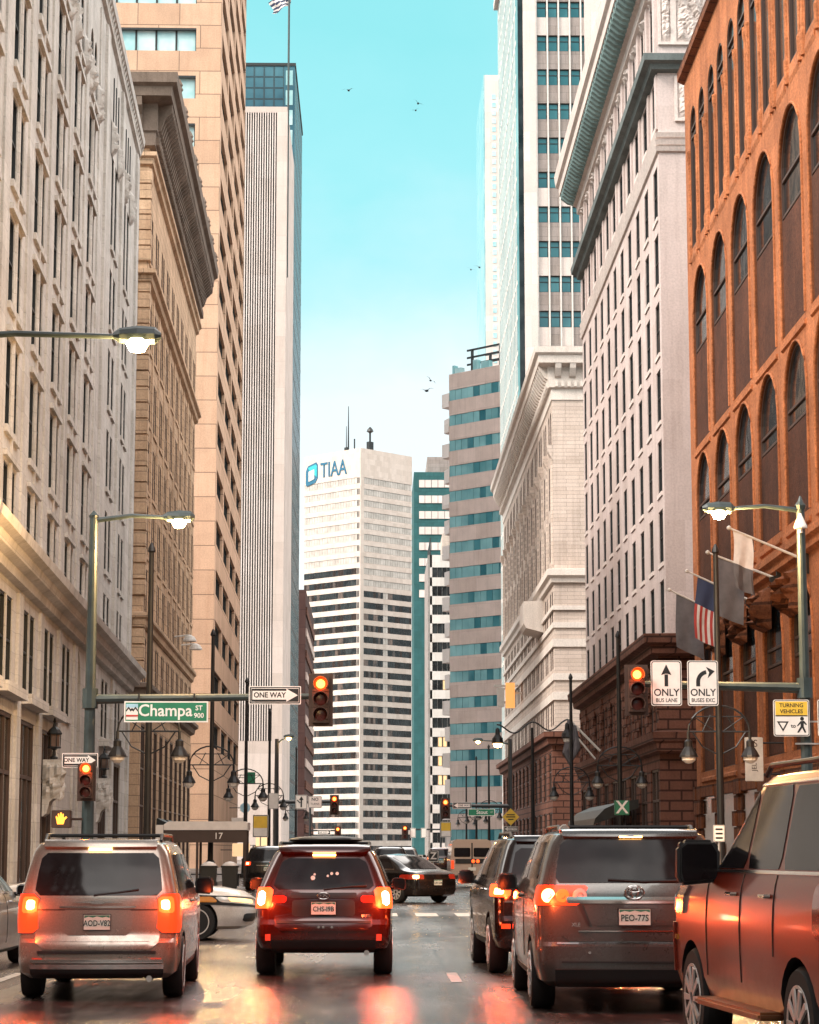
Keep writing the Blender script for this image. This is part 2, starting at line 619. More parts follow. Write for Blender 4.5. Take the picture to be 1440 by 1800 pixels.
def shell(mb, side, fx, W, z0, z1, mi=0, roof=1, front=True):
    """the body behind a street wall: far end, back, near end and roof"""
    s = -1 if side == 'L' else 1
    x1 = s * fx
    if front:
        mb.face([(0, 0, z0), (x1, 0, z0), (x1, 0, z1), (0, 0, z1)], mi)
    mb.face([(0, W, z0), (x1, W, z0), (x1, W, z1), (0, W, z1)], mi)
    mb.face([(x1, 0, z0), (x1, W, z0), (x1, W, z1), (x1, 0, z1)], mi)
    mb.face([(0, 0, z1), (x1, 0, z1), (x1, W, z1), (0, W, z1)], roof)

# ================================================================ the ground
def road_material():
    m, t, b = new_mat('wet_road')
    tc = N(t, 'ShaderNodeTexCoord').outputs['Object']
    big = noise(t, tc, .22, 5, .6, (1, .45, 1))
    fine = noise(t, tc, 26, 3, .75)
    tracks = noise(t, tc, .8, 4, .65, (1.6, .08, 1))
    col = ramp2(t, big, (.035, .029, .027), (.13, .095, .082), .35, .65)
    col = mixc(t, 'MULTIPLY', 1.0, col, ramp2(t, fine, (.62, .62, .62), (1.15, 1.1, 1.1), .3, .7))
    s3 = N(t, 'ShaderNodeSeparateXYZ')
    t.links.new(tc, s3.inputs[0])
    br = N(t, 'ShaderNodeTexBrick')
    mp = N(t, 'ShaderNodeMapping')
    mp.inputs['Location'].default_value = (1.85, .3, 0)
    t.links.new(tc, mp.inputs[0])
    wob = N(t, 'ShaderNodeVectorMath', operation='MULTIPLY_ADD')
    wn_ = N(t, 'ShaderNodeTexNoise')
    wn_.inputs['Scale'].default_value = .9
    t.links.new(tc, wn_.inputs['Vector'])
    t.links.new(wn_.outputs['Color'], wob.inputs[0])
    wob.inputs[1].default_value = (.09, .16, 0)
    t.links.new(mp.outputs[0], wob.inputs[2])
    t.links.new(wob.outputs[0], br.inputs['Vector'])
    br.offset = 0.0
    br.inputs['Scale'].default_value = 1.0
    br.inputs['Brick Width'].default_value = 2.85
    br.inputs['Row Height'].default_value = 4.3
    br.inputs['Mortar Size'].default_value = .022
    br.inputs['Color1'].default_value = (1, 1, 1, 1)
    br.inputs['Color2'].default_value = (.78, .78, .78, 1)
    br.inputs['Mortar'].default_value = (.25, .22, .2, 1)
    col = mixc(t, 'MULTIPLY', 1.0, col, br.outputs['Color'])
    # slush and salt left in streaks between the wheel tracks
    sl = noise(t, tc, 2.3, 6, .75, (1.2, .35, 1))
    slf = ramp2(t, sl, (0, 0, 0), (.75, .75, .75), .54, .68)
    col = mixc(t, 'MIX', slf, col, (.34, .27, .24))
    vo = N(t, 'ShaderNodeTexVoronoi', feature='DISTANCE_TO_EDGE')
    vm = N(t, 'ShaderNodeMapping')
    vm.inputs['Scale'].default_value = (.22, .75, 1)
    t.links.new(wob.outputs[0], vm.inputs[0])
    t.links.new(vm.outputs[0], vo.inputs['Vector'])
    vo.inputs['Scale'].default_value = 1.0
    ck = ramp2(t, vo.outputs['Distance'], (.22, .2, .19), (1, 1, 1), .004, .022)
    ckn = ramp2(t, noise(t, tc, .7, 3, .6), (0, 0, 0), (1, 1, 1), .48, .56)
    col = mixc(t, 'MULTIPLY', ckn, col, ck)
    t.links.new(col, b.inputs['Base Color'])
    wet = N(t, 'ShaderNodeMath', operation='MULTIPLY_ADD')
    t.links.new(big, wet.inputs[0])
    wet.inputs[1].default_value = .6
    ad = N(t, 'ShaderNodeMath', operation='MULTIPLY')
    ad.inputs[1].default_value = .4
    t.links.new(tracks, ad.inputs[0])
    t.links.new(ad.outputs[0], wet.inputs[2])
    mr = N(t, 'ShaderNodeMapRange')
    t.links.new(wet.outputs[0], mr.inputs[0])
    mr.inputs['From Min'].default_value = .38
    mr.inputs['From Max'].default_value = .62
    mr.inputs['To Min'].default_value = .05
    mr.inputs['To Max'].default_value = .36
    t.links.new(mr.outputs[0], b.inputs['Roughness'])
    b.inputs['Specular IOR Level'].default_value = .7
    h = N(t, 'ShaderNodeMath', operation='MULTIPLY_ADD')
    t.links.new(fine, h.inputs[0])
    h.inputs[1].default_value = .42
    t.links.new(noise(t, tc, 3.5, 5, .7, (1, .5, 1)), h.inputs[2])
    bp = N(t, 'ShaderNodeBump')
    bp.inputs['Strength'].default_value = .55
    bp.inputs['Distance'].default_value = .03
    t.links.new(h.outputs[0], bp.inputs['Height'])
    t.links.new(bp.outputs[0], b.inputs['Normal'])
    return m
road_material()
plain('paint_white', (.36, .32, .29), .45, var=.6, scale=5)
plain('board_white', (.66, .60, .55), .5, var=.15)
snow_m, snow_t, snow_b = new_mat('dirty_snow')
_tc = N(snow_t, 'ShaderNodeTexCoord').outputs['Object']
snow_t.links.new(ramp2(snow_t, noise(snow_t, _tc, 5, 6, .75), (.16, .13, .12), (.72, .68, .66), .38, .62), snow_b.inputs['Base Color'])
setp(snow_b, Roughness=.6)

g = MB()
g.face([(-3000, -400, 0), (3000, -400, 0), (3000, 4000, 0), (-3000, 4000, 0)])
tag(g.build('road', MT('wet_road')), kind='structure')
KL, KR = -7.3, 9.3
def walk(x0, x1, y0, y1):
    s = MB()
    left = x1 <= 0
    a, b = (x0, x1 - .3) if left else (x0 + .3, x1)
    s.box(a, b, y0 + .3, y1 - .3, -.2, .145, skip='b')
    tag(s.build('sidewalk', MT('sidewalk_mat')), kind='structure')
    k = MB()
    if left:
        k.box(x1 - .298, x1, y0, y1, -.2, .15, skip='b')
    else:
        k.box(x0, x0 + .298, y0, y1, -.2, .15, skip='b')
    k.box(a, b, y0, y0 + .298, -.2, .15, skip='b')
    k.box(a, b, y1 - .298, y1, -.2, .15, skip='b')
    tag(k.build('kerb', MT('kerb_mat'), bevel=.02), kind='structure')
for y0, y1 in ((-60, 35), (56.5, 163), (182, 300), (318, 470), (488, 720)):
    walk(-60, KL, y0, y1)
    walk(KR, 60, y0, y1)
mk = MB()
for k in range(-2, 30):
    y = 28.3 + k * 9.2
    if 33 < y < 60:
        continue
    for x in (1.0, -4.65):
        mk.face([(x - .07, y, .004), (x + .07, y, .004), (x + .07, y + 2.2, .004), (x - .07, y + 2.2, .004)])
for x0 in range(-7, 9):
    mk.face([(x0, 56.2, .004), (x0 + .55, 56.2, .004), (x0 + .55, 59.0, .004), (x0, 59.0, .004)])
tag(mk.build('road_marking', MT('paint_white')), kind='structure')
def slush(x0, x1, y0, y1, h, seed):
    s = MB()
    r_ = random.Random(seed)
    nx, ny = 14, 30
    P = []
    for i in range(ny + 1):
        row = []
        for j in range(nx + 1):
            a, b = j / nx, i / ny
            e = math.sin(math.pi * a) * math.sin(math.pi * b)
            row.append((x0 + (x1 - x0) * a, y0 + (y1 - y0) * b, -.02 + h * e * (.5 + r_.random() * .8)))
        P.append(row)
    s.grid(P)
    tag(s.build('snow', MT('dirty_snow'), smooth=True), kind='stuff')
slush(-7.25, -4.9, 22.4, 29.5, .20, 1)

# ================================================================ L1: pale stone corner building, left
def pale_stone_building():
    sill_mat[0] = 'pale_stone'
    t = thing('stone_building', 'pale pinkish stone building at the left edge with paired windows, belt cornice and carved entrance', 'building', (-10.47, 57, 0), R(1.975))
    fr = Fr('L')
    W, H = 58.1, 38.0
    bays = [3.4 + 5.87 * k for k in range(6)]          # five-and-a-bit bays, then the corner pavilion
    far = [43.8, 51.2]
    ops, wins = [], []
    heads = [12.75 + 3.65 * k for k in range(7)]
    for c in bays:
        for s in (-.82, .82):
            for k, h in enumerate(heads):
                z0 = h - 2.62 if k else 10.55
                ops.append((c + s - .6, c + s + .6, z0, h, k == 6))
                wins.append((c + s, z0, 1.2, h - z0, k == 6))
            ops.append((c + s - .66, c + s + .66, 6.45, 9.0))
            wins.append((c + s, 6.45, 1.32, 2.55, False))
    for c in far:
        for s in (-.95, .95):
            for k, h in enumerate(heads[:6]):
                z0 = h - 2.62 if k else 10.55
                ops.append((c + s - .62, c + s + .62, z0, h + (1.6 if k == 5 else 0)))
                wins.append((c + s, z0, 1.24, h - z0 + (1.6 if k == 5 else 0), False))
            ops.append((c + s - .66, c + s + .66, 6.45, 9.0))
            wins.append((c + s, 6.45, 1.32, 2.55, False))
    grd = []
    for c in bays[:4] + far:
        grd.append((c - 2.1, c + 2.1, .5, 5.6))
    ops = [o for o in ops if not (28.3 < o[0] < 34.5 and o[3] < 10)]
    wins = [w for w in wins if not (28.3 < w[0] < 34.5 and w[1] < 7)]
    ent = (29.4, 32.7, .4, 9.3, True, .4)
    m = MB()
    facade(m, fr, W, 0, H, ops + grd + [ent], .13)
    shell(m, 'L', 40, W, 0, H)
    # pilasters between the bays and at the pavilion
    m.M = fr.M
    for u in [.45 + 5.87 * k for k in range(7)]:
        m.box(u - .55, u + .55, 0, .07, 10.62, H - 1.2)
        m.box(u - .5, u + .5, 0, .10, .0, 9.3)
    for u in (38.6, 57.2, 47.5):
        m.box(u - .7, u + .7, 0, .12, 10.62, H - .9)
        m.box(u - .6, u + .6, 0, .12, 0, 9.3)
    # spandrel ledges and slender colonettes between the paired windows
    for c in bays:
        m.tube([(c, -.02, 10.6), (c, -.02, 33.0)], .1, 8)
        for h in heads[:6]:
            m.box(c - 1.6, c + 1.6, 0, .12, h + .12, h + .30)
    for c in far:
        for q in (-1.35, 0, 1.35):
            m.box(c + q - .12, c + q + .12, 0, .04, 34.0, 36.2, 2)
    m.M = None
    wall = m.build('wall', [MT('pale_stone'), MT('roof_grey'), MT('black_gap')], t)
    b = MB()
    belt = [(0, 9.45), (.25, 9.5), (.3, 9.75), (.55, 9.85), (.62, 10.1), (.85, 10.2), (.9, 10.45), (0, 10.55)]
    wrap(b, 'L', 6, W, belt)
    for u in range(1, 58, 1):
        pass
    b.build('belt_cornice', MT('pale_stone'), t)
    b = MB()
    wrap(b, 'L', 8, W, [(0, H - .7), (.15, H - .6), (.18, H - .2), (.32, H - .1), (.36, H + .25), (.2, H + .35), (0, H + .4)])
    bracketrow(b, fr, .5, W, .7, .35, [(0, H - .5), (.14, H - .5), (.28, H - .12), (0, H - .12)])
    b.build('roof_cornice', MT('pale_stone'), t)
    for c in bays + far:
        for s in (-1, 1):
            r_ = MB()
            z = 32.4 if c in bays else 33.2
            relief(r_, fr, c + s * 1.9 - .5, c + s * 1.9 + .5, z - .8, z + .8, .03, .3, int(c * 7 + s), n=.12)
            r_.build('carved_cartouche', MT('pale_stone'), t, smooth=True)
    for c in bays[:4] + far:
        s_ = MB()
        s_.M = fr.M
        s_.box(c - 2.4, c + 2.4, 0, .42, 6.02, 6.32)
        s_.M = None
        s_.build('sill_course', MT('pale_stone'), t)
    for u, z, w, h, a in wins:
        window(t, fr, u, -.04, z, w, h, 1, [.5], a, 'frame_dark', 'dark_glass', .07, .14)
    for a, b_, za, zb in grd:
        window(t, fr, (a + b_) / 2, -.04, za, b_ - a, zb - za, 3, [.66], False, 'frame_brown', 'dark_glass', .12, 0, 'shop_window')
    window(t, fr, 31.05, -.3, .4, 3.3, 8.9, 2, [.35, .5], True, 'frame_brown', 'brown_glass', .14, 0, 'entrance')
    for u in (20.4, 40.6):
        c_ = MB()
        c_.M = fr.M
        c_.prism([(0, 2.7), (.15, 2.8), (.25, 3.2), (.5, 3.4), (.62, 4.1), (.6, 4.6), (0, 4.6)], u - .5, u + .5, 'x')
        c_.M = None
        relief(c_, fr, u - .45, u + .45, 3.2, 4.5, .52, .2, int(u))
        relief(c_, Fr('F', .0, u - .51), .02, .6, 3.3, 4.5, .0, .14, int(u) + 1, n=.1)
        c_.build('carved_console', MT('pale_stone'), t)
    return t
pale_stone_building()
def wall_lantern(x, y, z, label, s=1.0):
    t = thing('wall_lantern', label, 'lantern', (x, y, z), 0, 'black lanterns beside the carved entrance')
    m = MB()
    m.lathe([(.05, 0), (.2, .02), (.22, .12), (.1, .2), (.08, .5), (.2, .58)], n=10)
    m.lathe([(.36, .6), (.38, .66), (.34, .70)], n=6)
    for k in range(6):
        a = k * math.pi / 3
        m.tube([(.32 * math.cos(a), .32 * math.sin(a), .68), (.34 * math.cos(a), .34 * math.sin(a), 1.35)], .025, 5)
    m.lathe([(.40, 1.35), (.42, 1.42), (.30, 1.62), (.12, 1.78), (.05, 2.0), (.09, 2.06), (.02, 2.3)], n=6)
    m.build('lantern_frame', MT('frame_dark'), t)
    g = MB()
    g.lathe([(.27, .70), (.29, 1.35)], n=6)
    g.build('lantern_glass', MT('warm_glass'), t)
    t.scale = (s, s, s)
    return t
wall_lantern(-10.86, 77.4, 4.62, 'black cage lantern on the nearer carved console of the pale building', .62)
wall_lantern(-11.55, 97.6, 4.62, 'smaller looking black lantern on the farther carved console past the entrance', .6)

# ================================================================ L2: ochre stone building with deep bracketed cornice
def ochre_building():
    sill_mat[0] = 'ochre_stone'
    t = thing('stone_building', 'ochre stone office building with a deep dark bracketed cornice beyond the pale building', 'building', (-12.3, 119.3, 0), R(.93))
    fr, fF = Fr('L'), Fr('F')
    W, H = 41.0, 42.6
    cols = [2.0 + 4.15 * k for k in range(10)]
    heads = [12.8, 16.5, 20.0, 23.5, 27.2, 31.2, 35.9]
    ops, wins = [], []
    for c in cols:
        for k, h in enumerate(heads):
            hh = 2.75 if k else 2.5
            for s in (-.62, .62):
                ops.append((c + s - .48, c + s + .48, h - hh, h))
                wins.append((c + s, h - hh, .96, hh))
    grd = [(c - 1.3, c + 1.3, .4, 8.2) for c in cols]
    m = MB()
    facade(m, fr, W, 0, H, ops + grd, .12)
    shell(m, 'L', 30, W, 0, H)
    m.M = fr.M
    for u in [0.0] + [4.08 + 4.15 * k for k in range(9)]:
        m.box(max(.02, u - .5), u + .5, 0, .05, 13.95, 31.9)
    # quoins at the near corner
    m.M = None
    z = 10.6
    k = 0
    while z < 38:
        if not (13.2 < z < 14.3 or 31.3 < z < 32.8):
            m.box(-1.5 if k % 2 else -1.1, .14, -.14, .9 if k % 2 else .55, z, z + .78)
        z += .86
        k += 1
    m.build('wall', [MT('ochre_stone'), MT('roof_grey')], t)
    for nm, z, o in (('belt_cornice', 9.6, .55), ('belt_cornice', 13.3, .35), ('belt_cornice', 31.8, .45), ('frieze_moulding', 38.3, .4)):
        b = MB()
        wrap(b, 'L', 4, W, [(0, z - .1), (o * .5, z), (o * .6, z + .3), (o, z + .4), (o, z + .62), (0, z + .7)])
        b.build(nm, MT('ochre_stone' if z > 10 else 'dark_cornice'), t)
    b = MB()
    wrap(b, 'L', 6, W, [(0, 39.2), (.3, 39.3), (.32, 40.0), (.42, 40.1), (.42, 41.6), (1.2, 41.8), (1.25, 42.3), (1.5, 42.45), (1.55, 43.0), (0, 43.2)])
    bracketrow(b, fr, .2, W, .72, .3, [(.4, 40.2), (.55, 40.3), (.75, 40.9), (1.15, 41.3), (1.17, 41.82), (.4, 41.82)])
    bracketrow(b, fF, -5, 0, .72, .3, [(.4, 40.2), (.55, 40.3), (.75, 40.9), (1.15, 41.3), (1.17, 41.82), (.4, 41.82)])
    bracketrow(b, fr, .2, W, .36, .18, [(.3, 39.45), (.5, 39.45), (.5, 39.9), (.3, 39.9)])
    b.build('bracketed_cornice', MT('dark_cornice'), t)
    for k in range(9):
        a = MB()
        y = 2 + k * 4.6
        a.lathe([(.09, 0), (.2, .18), (.12, .34), (.17, .46), (.02, .8)], (1.42, y, 43.02), 8)
        a.build('cornice_finial', MT('dark_cornice'), t)
    for u, z, w, h in wins:
        window(t, fr, u, -.03, z, w, h, 1, [.5], False, 'frame_brown', 'dark_glass', .06, .1)
    for a, b_, za, zb in grd:
        window(t, fr, (a + b_) / 2, -.03, za, b_ - a, zb - za, 2, [.45, .7], False, 'frame_brown', 'brown_glass', .1, 0, 'shop_window')
    for k in range(3):
        aw = MB()
        y = 12 + 7 * k
        aw.prism([(0.02, 3.4), (1.5, 2.7), (1.5, 2.5), (0.02, 2.6)], y, y + 4.5, 'y')
        aw.build('awning', MT('frame_dark'), t)
    # two small white domed wall lights above the middle belt
    for y in (24.0, 30.0):
        d = MB()
        d.lathe([(.05, .42), (.3, .3), (.42, .1), (.44, 0)], (.95, y, 14.6), 12)
        d.tube([(0, y, 14.9), (.9, y, 15.0)], .05)
        d.build('wall_light', MT('frame_white'), t)
    return t
ochre_building()

# ================================================================ L3: tan panelled office slab
def tan_office():
    t = thing('office_slab', 'tan panelled office slab with pale blue ribbon windows rising behind the ochre building', 'building', (-13.05, 183, 0), R(.86))
    fF, fr = Fr('F'), Fr('L')
    H, W = 92.0, 46.0
    z0s = [67.75 - 2.0 * 2.07 * k for k in range(-5, 16)]
    ops, opl = [], []
    for z in z0s:
        for k in range(8):
            ops.append((-2.1 - 1.68 * (k + 1), -2.1 - 1.68 * k, z, z + 1.98))
    for z in z0s:
        if z < 6:
            continue
        for k in range(4):
            opl.append((1.6 + 11.4 * k, 11.6 + 11.4 * k, z, z + 2.05))
    m = MB()
    facade(m, fF, 0, 0, H, [], .5, u0=-1.9)
    merged = [(-2.1 - 1.68 * 8, -2.1, z, z + 1.98) for z in z0s]
    facade(m, fF, -1.9, 0, H, merged, .35, u0=-34)
    facade(m, fr, W, 0, H, opl, .42)
    shell(m, 'L', 34, W, 0, H, front=False)
    m.build('wall', [MT('tan_panel'), MT('roof_grey')], t)
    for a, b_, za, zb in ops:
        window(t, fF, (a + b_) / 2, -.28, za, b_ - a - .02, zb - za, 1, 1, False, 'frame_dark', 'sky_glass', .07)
    for a, b_, za, zb in opl:
        window(t, fr, (a + b_) / 2, -.24, za, b_ - a, zb - za, 6, 1, False, 'frame_dark', 'dark_glass', .1, 0, 'ribbon_window')
    # dark strips at the top of each ribbon in place of the shade under its head
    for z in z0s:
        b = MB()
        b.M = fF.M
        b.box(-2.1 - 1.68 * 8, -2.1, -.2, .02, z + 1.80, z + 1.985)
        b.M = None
        b.build('lintel_shade', MT('frame_dark'), t)
    return t
tan_office()

# ================================================================ L4: finned tower and the dark glass tower behind it
def finned_tower():
    t = thing('finned_tower', 'white tower faced with close black and white vertical fins left of the sky gap', 'building', (-13.7, 335, 0), 0)
    m = MB()
    m.box(-26, 0, .3, 30, 0, 113.9)
    m.box(-26, 0, 0, .3, 0, 17.4)
    m.box(-26, 0, 0, .3, 113.0, 113.9)
    m.box(-1.55, 0, 0, .3, 17.4, 113.0)
    m.build('wall', MT('white_precast'), t)
    bk = MB()
    bk.face([(-26, .29, 17.4), (-1.55, .29, 17.4), (-1.55, .29, 113), (-26, .29, 113)])
    bk.build('dark_backing', MT('black_gap'), t)
    f = MB()
    x = -1.9
    while x > -12:
        f.box(x, x + .17, -.05, .285, 17.42, 112.98)
        x -= .37
    f.build('fin_screen', MT('white_panel'), t)
    return t
finned_tower()
def glass_tower():
    t = thing('glass_tower', 'dark blue glass tower showing above and right of the finned tower', 'building', (-13.95, 372, 0), 0)
    m = MB()
    H = 133.5
    m.box(-24, 0, 0, 38, 0, H)
    m.build('curtain_wall', MT('navy_glass'), t)
    fF = Fr('F')
    for k in range(7):
        for j in range(6):
            window(t, fF, -1.9 - 1.68 * j - .8, .03, H - 1.9 - 1.95 * k, 1.6, 1.86, 1, 1, False, 'frame_dark', 'pale_teal_glass', .07)
    s = MB()
    for k in range(36):
        z = H - 3.5 * k - 3.4
        s.box(-1.55, -.35, -.06, -.004, z, z + 2.6)
    s.build('window_strip', MT('pale_teal_glass'), t)
    g = MB()
    for k in range(30):
        g.box(.004, .012, .4 + k * 1.25, .52 + k * 1.25, 0, H)
    for k in range(32):
        g.box(.004, .010, .3, 38, k * 4.2, k * 4.2 + .5)
    g.build('mullion_grid', MT('frame_dark'), t)
    r_ = MB()
    r_.box(-24, .15, -.15, 38.1, H, H + .5)
    r_.build('parapet', MT('frame_dark'), t)
    return t
glass_tower()
def dark_block():
    t = thing('brown_building', 'dark red brown building low on the left, beside the white corner tower', 'building', (-14.0, 452, 0), 0)
    m = MB()
    m.box(-30, 0, 0, 60, 0, 53)
    m.build('wall', MT('brown_panel'), t)
    for k in range(11):
        b = MB()
        b.box(.004, .25, .5, 59, 5 + k * 4.3, 6.6 + k * 4.3)
        b.build('floor_band', MT('pink_panel' if k % 2 else 'brown_stone'), t)
    return t
dark_block()

# ================================================================ R1: red sandstone arcade building
stone('shade_infill', (.105, .036, .018), .45, stain=.7, grain=.55, bump=.7)  # dark tone stands in for the shade deep in the arches
stone('shade_reveal', (.20, .07, .03), .3, stain=.5, grain=.4, bump=.5)  # sandstone darkened, recess shade put into the jamb colour
def red_building():
    sill_mat[0] = 'red_sandstone'
    t = thing('sandstone_building', 'orange red sandstone building on the right with tiers of tall round arches', 'building', (14.5, 60.2, 0), 0)
    fr, fF = Fr('R'), Fr('F')
    W, H = 42.9, 37.9
    bays = [39.0 - 5.55 * k for k in range(7)]
    ops, arches = [], []
    for c in bays:
        for z0, z1, w, dp in ((19.6, 27.5, 4.3, .13), (12.9, 19.0, 4.2, .13), (5.0, 10.9, 4.0, .16)):
            ops.append((c - w / 2, c + w / 2, z0, z1, True, dp))
            arches.append((c, z0, z1, w, dp))
        for s in (-1.32, 1.32):
            ops.append((c + s - .9, c + s + .9, 28.9, 35.4, True, .12))
    m = MB()
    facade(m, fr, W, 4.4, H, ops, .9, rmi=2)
    shell(m, 'R', 36, W, 4.4, H)
    # roll mouldings round every arch, half columns between the top slits, sloping sills
    m.M = fr.M
    for c, z0, z1, w, dp in arches:
        r = w / 2 + .05
        pts = [(c - r, .02, z0)] + [(c - r * math.cos(math.pi * k / 14), .02, z1 - w / 2 + r * math.sin(math.pi * k / 14)) for k in range(15)] + [(c + r, .02, z0)]
        m.tube(pts, .055, 7)
        m.prism([(-.3, z0 + .02), (.08, z0 - .3), (.08, z0 - .42), (-.02, z0 - .5), (-.3, z0 - .5)], c - w / 2 - .12, c + w / 2 + .12, 'x')
    for c in bays:
        for q in (c - 2.5, c, c + 2.5):
            m.lathe([(.15, 28.3), (.17, 29.15), (.12, 29.3), (.12, 33.0), (.17, 33.3), (.18, 33.6), (.1, 33.65)], (q, -.02, 0), 10)
        for s in (-1.32, 1.32):
            m.prism([(-.12, 28.92), (.06, 28.5), (.06, 28.35), (-.02, 28.1), (-.12, 28.1)], c + s - .82, c + s + .82, 'x')
    m.M = None
    m.build('wall', [MT('red_sandstone'), MT('roof_grey'), MT('shade_reveal')], t)
    b = MB()
    moulding(b, fr, 0, W + .15, [(0, H - .55), (.3, H - .4), (.32, H), (.18, H + .12), (0, H + .12)])
    b.build('parapet_coping', MT('rough_sandstone'), t)
    b = MB()
    moulding(b, fr, 0, W, [(0, 11.4), (.2, 11.5), (.2, 11.75), (.35, 11.85), (.35, 12.1), (0, 12.25)])
    b.build('string_course', MT('red_sandstone'), t)
    # rough rock-faced base course
    b = MB()
    r_ = random.Random(5)
    b.M = fr.M
    u = 0
    nrow = 7
    for k in range(nrow):
        for c in [bays[0] + 2.75] + [q - 2.775 for q in bays]:
            u0, u1 = max(0.02, c - .95), min(W, c + .95)
            if u1 - u0 > .3:
                cut = u0 + (u1 - u0) * (.35 if k % 2 else .62)
                b.box(u0, cut - .03, -.02, .08 + r_.random() * .14, k * .63 + .02, k * .63 + .61)
                b.box(cut + .03, u1, -.02, .08 + r_.random() * .14, k * .63 + .02, k * .63 + .61)
    b.face([(0, 0, 0), (W, 0, 0), (W, 0, 4.4), (0, 0, 4.4)])
    b.M = None
    b.build('rock_base', MT('rough_sandstone'), t)
    for k, c in enumerate(bays):
        for z0, z1, w, dp in ((19.6, 27.5, 4.3, .13), (12.9, 19.0, 4.2, .13), (5.0, 10.9, 4.0, .16)):
            window(t, fr, c, -dp + .06, z0, w, z1 - z0, 1, [.56], True, 'frame_brown', 'dark_glass', .10, 0, 'arched_window')
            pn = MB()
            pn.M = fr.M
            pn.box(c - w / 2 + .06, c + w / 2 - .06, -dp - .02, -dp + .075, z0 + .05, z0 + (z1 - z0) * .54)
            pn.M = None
            pn.build('shade_panel', MT('shade_infill'), t)  # flat dark sheet in place of the shade inside the arch
        for s in (-1.32, 1.32):
            window(t, fr, c + s, -.03, 28.9, 1.8, 6.5, 1, [.8], True, 'frame_brown', 'brown_glass', .09, 0, 'slit_window')
        d = MB()
        d.M = fr.M
        d.box(c - 1.8, c + 1.8, .004, .03, .3, 3.9)
        d.box(c - 1.8, c + 1.8, .004, .16, 3.9, 4.36, 1)
        d.M = None
        d.build('shopfront', [MT('brown_glass'), MT('rough_sandstone')], t)
    # carved capitals of the porch
    for k in range(4):
        c_ = MB()
        relief(c_, fr, 33.5 - 5.55 * k, 35.6 - 5.55 * k, 9.6, 11.2, .05, .7, 40 + k)
        c_.build('carved_capital', MT('rough_sandstone'), t, smooth=True)
    return t
red_building()
def blade_sign():
    t = thing('blade_sign', 'tall pale blade sign with worn dark letters on the red building', 'sign', (13.4, 80.8, 4.0), 0)
    m = MB()
    m.box(-.32, .32, -.06, .06, 0, 1.55)
    m.build('sign_board', MT('board_white'), t, bevel=.02)
    text('lettering', 'S', .36, MT('frame_brown'), t, facing(.05, -.066, 1.32))
    text('lettering', 'JEL', .24, MT('frame_brown'), t, facing(0, -.066, .5) @ Matrix.Rotation(R(90), 4, 'Z'))
    b = MB()
    b.tube([(.32, 0, .25), (1.1, 0, .25)], .03)
    b.tube([(.32, 0, 1.35), (1.1, 0, 1.35)], .03)
    b.build('bracket', MT('frame_dark'), t)
blade_sign()

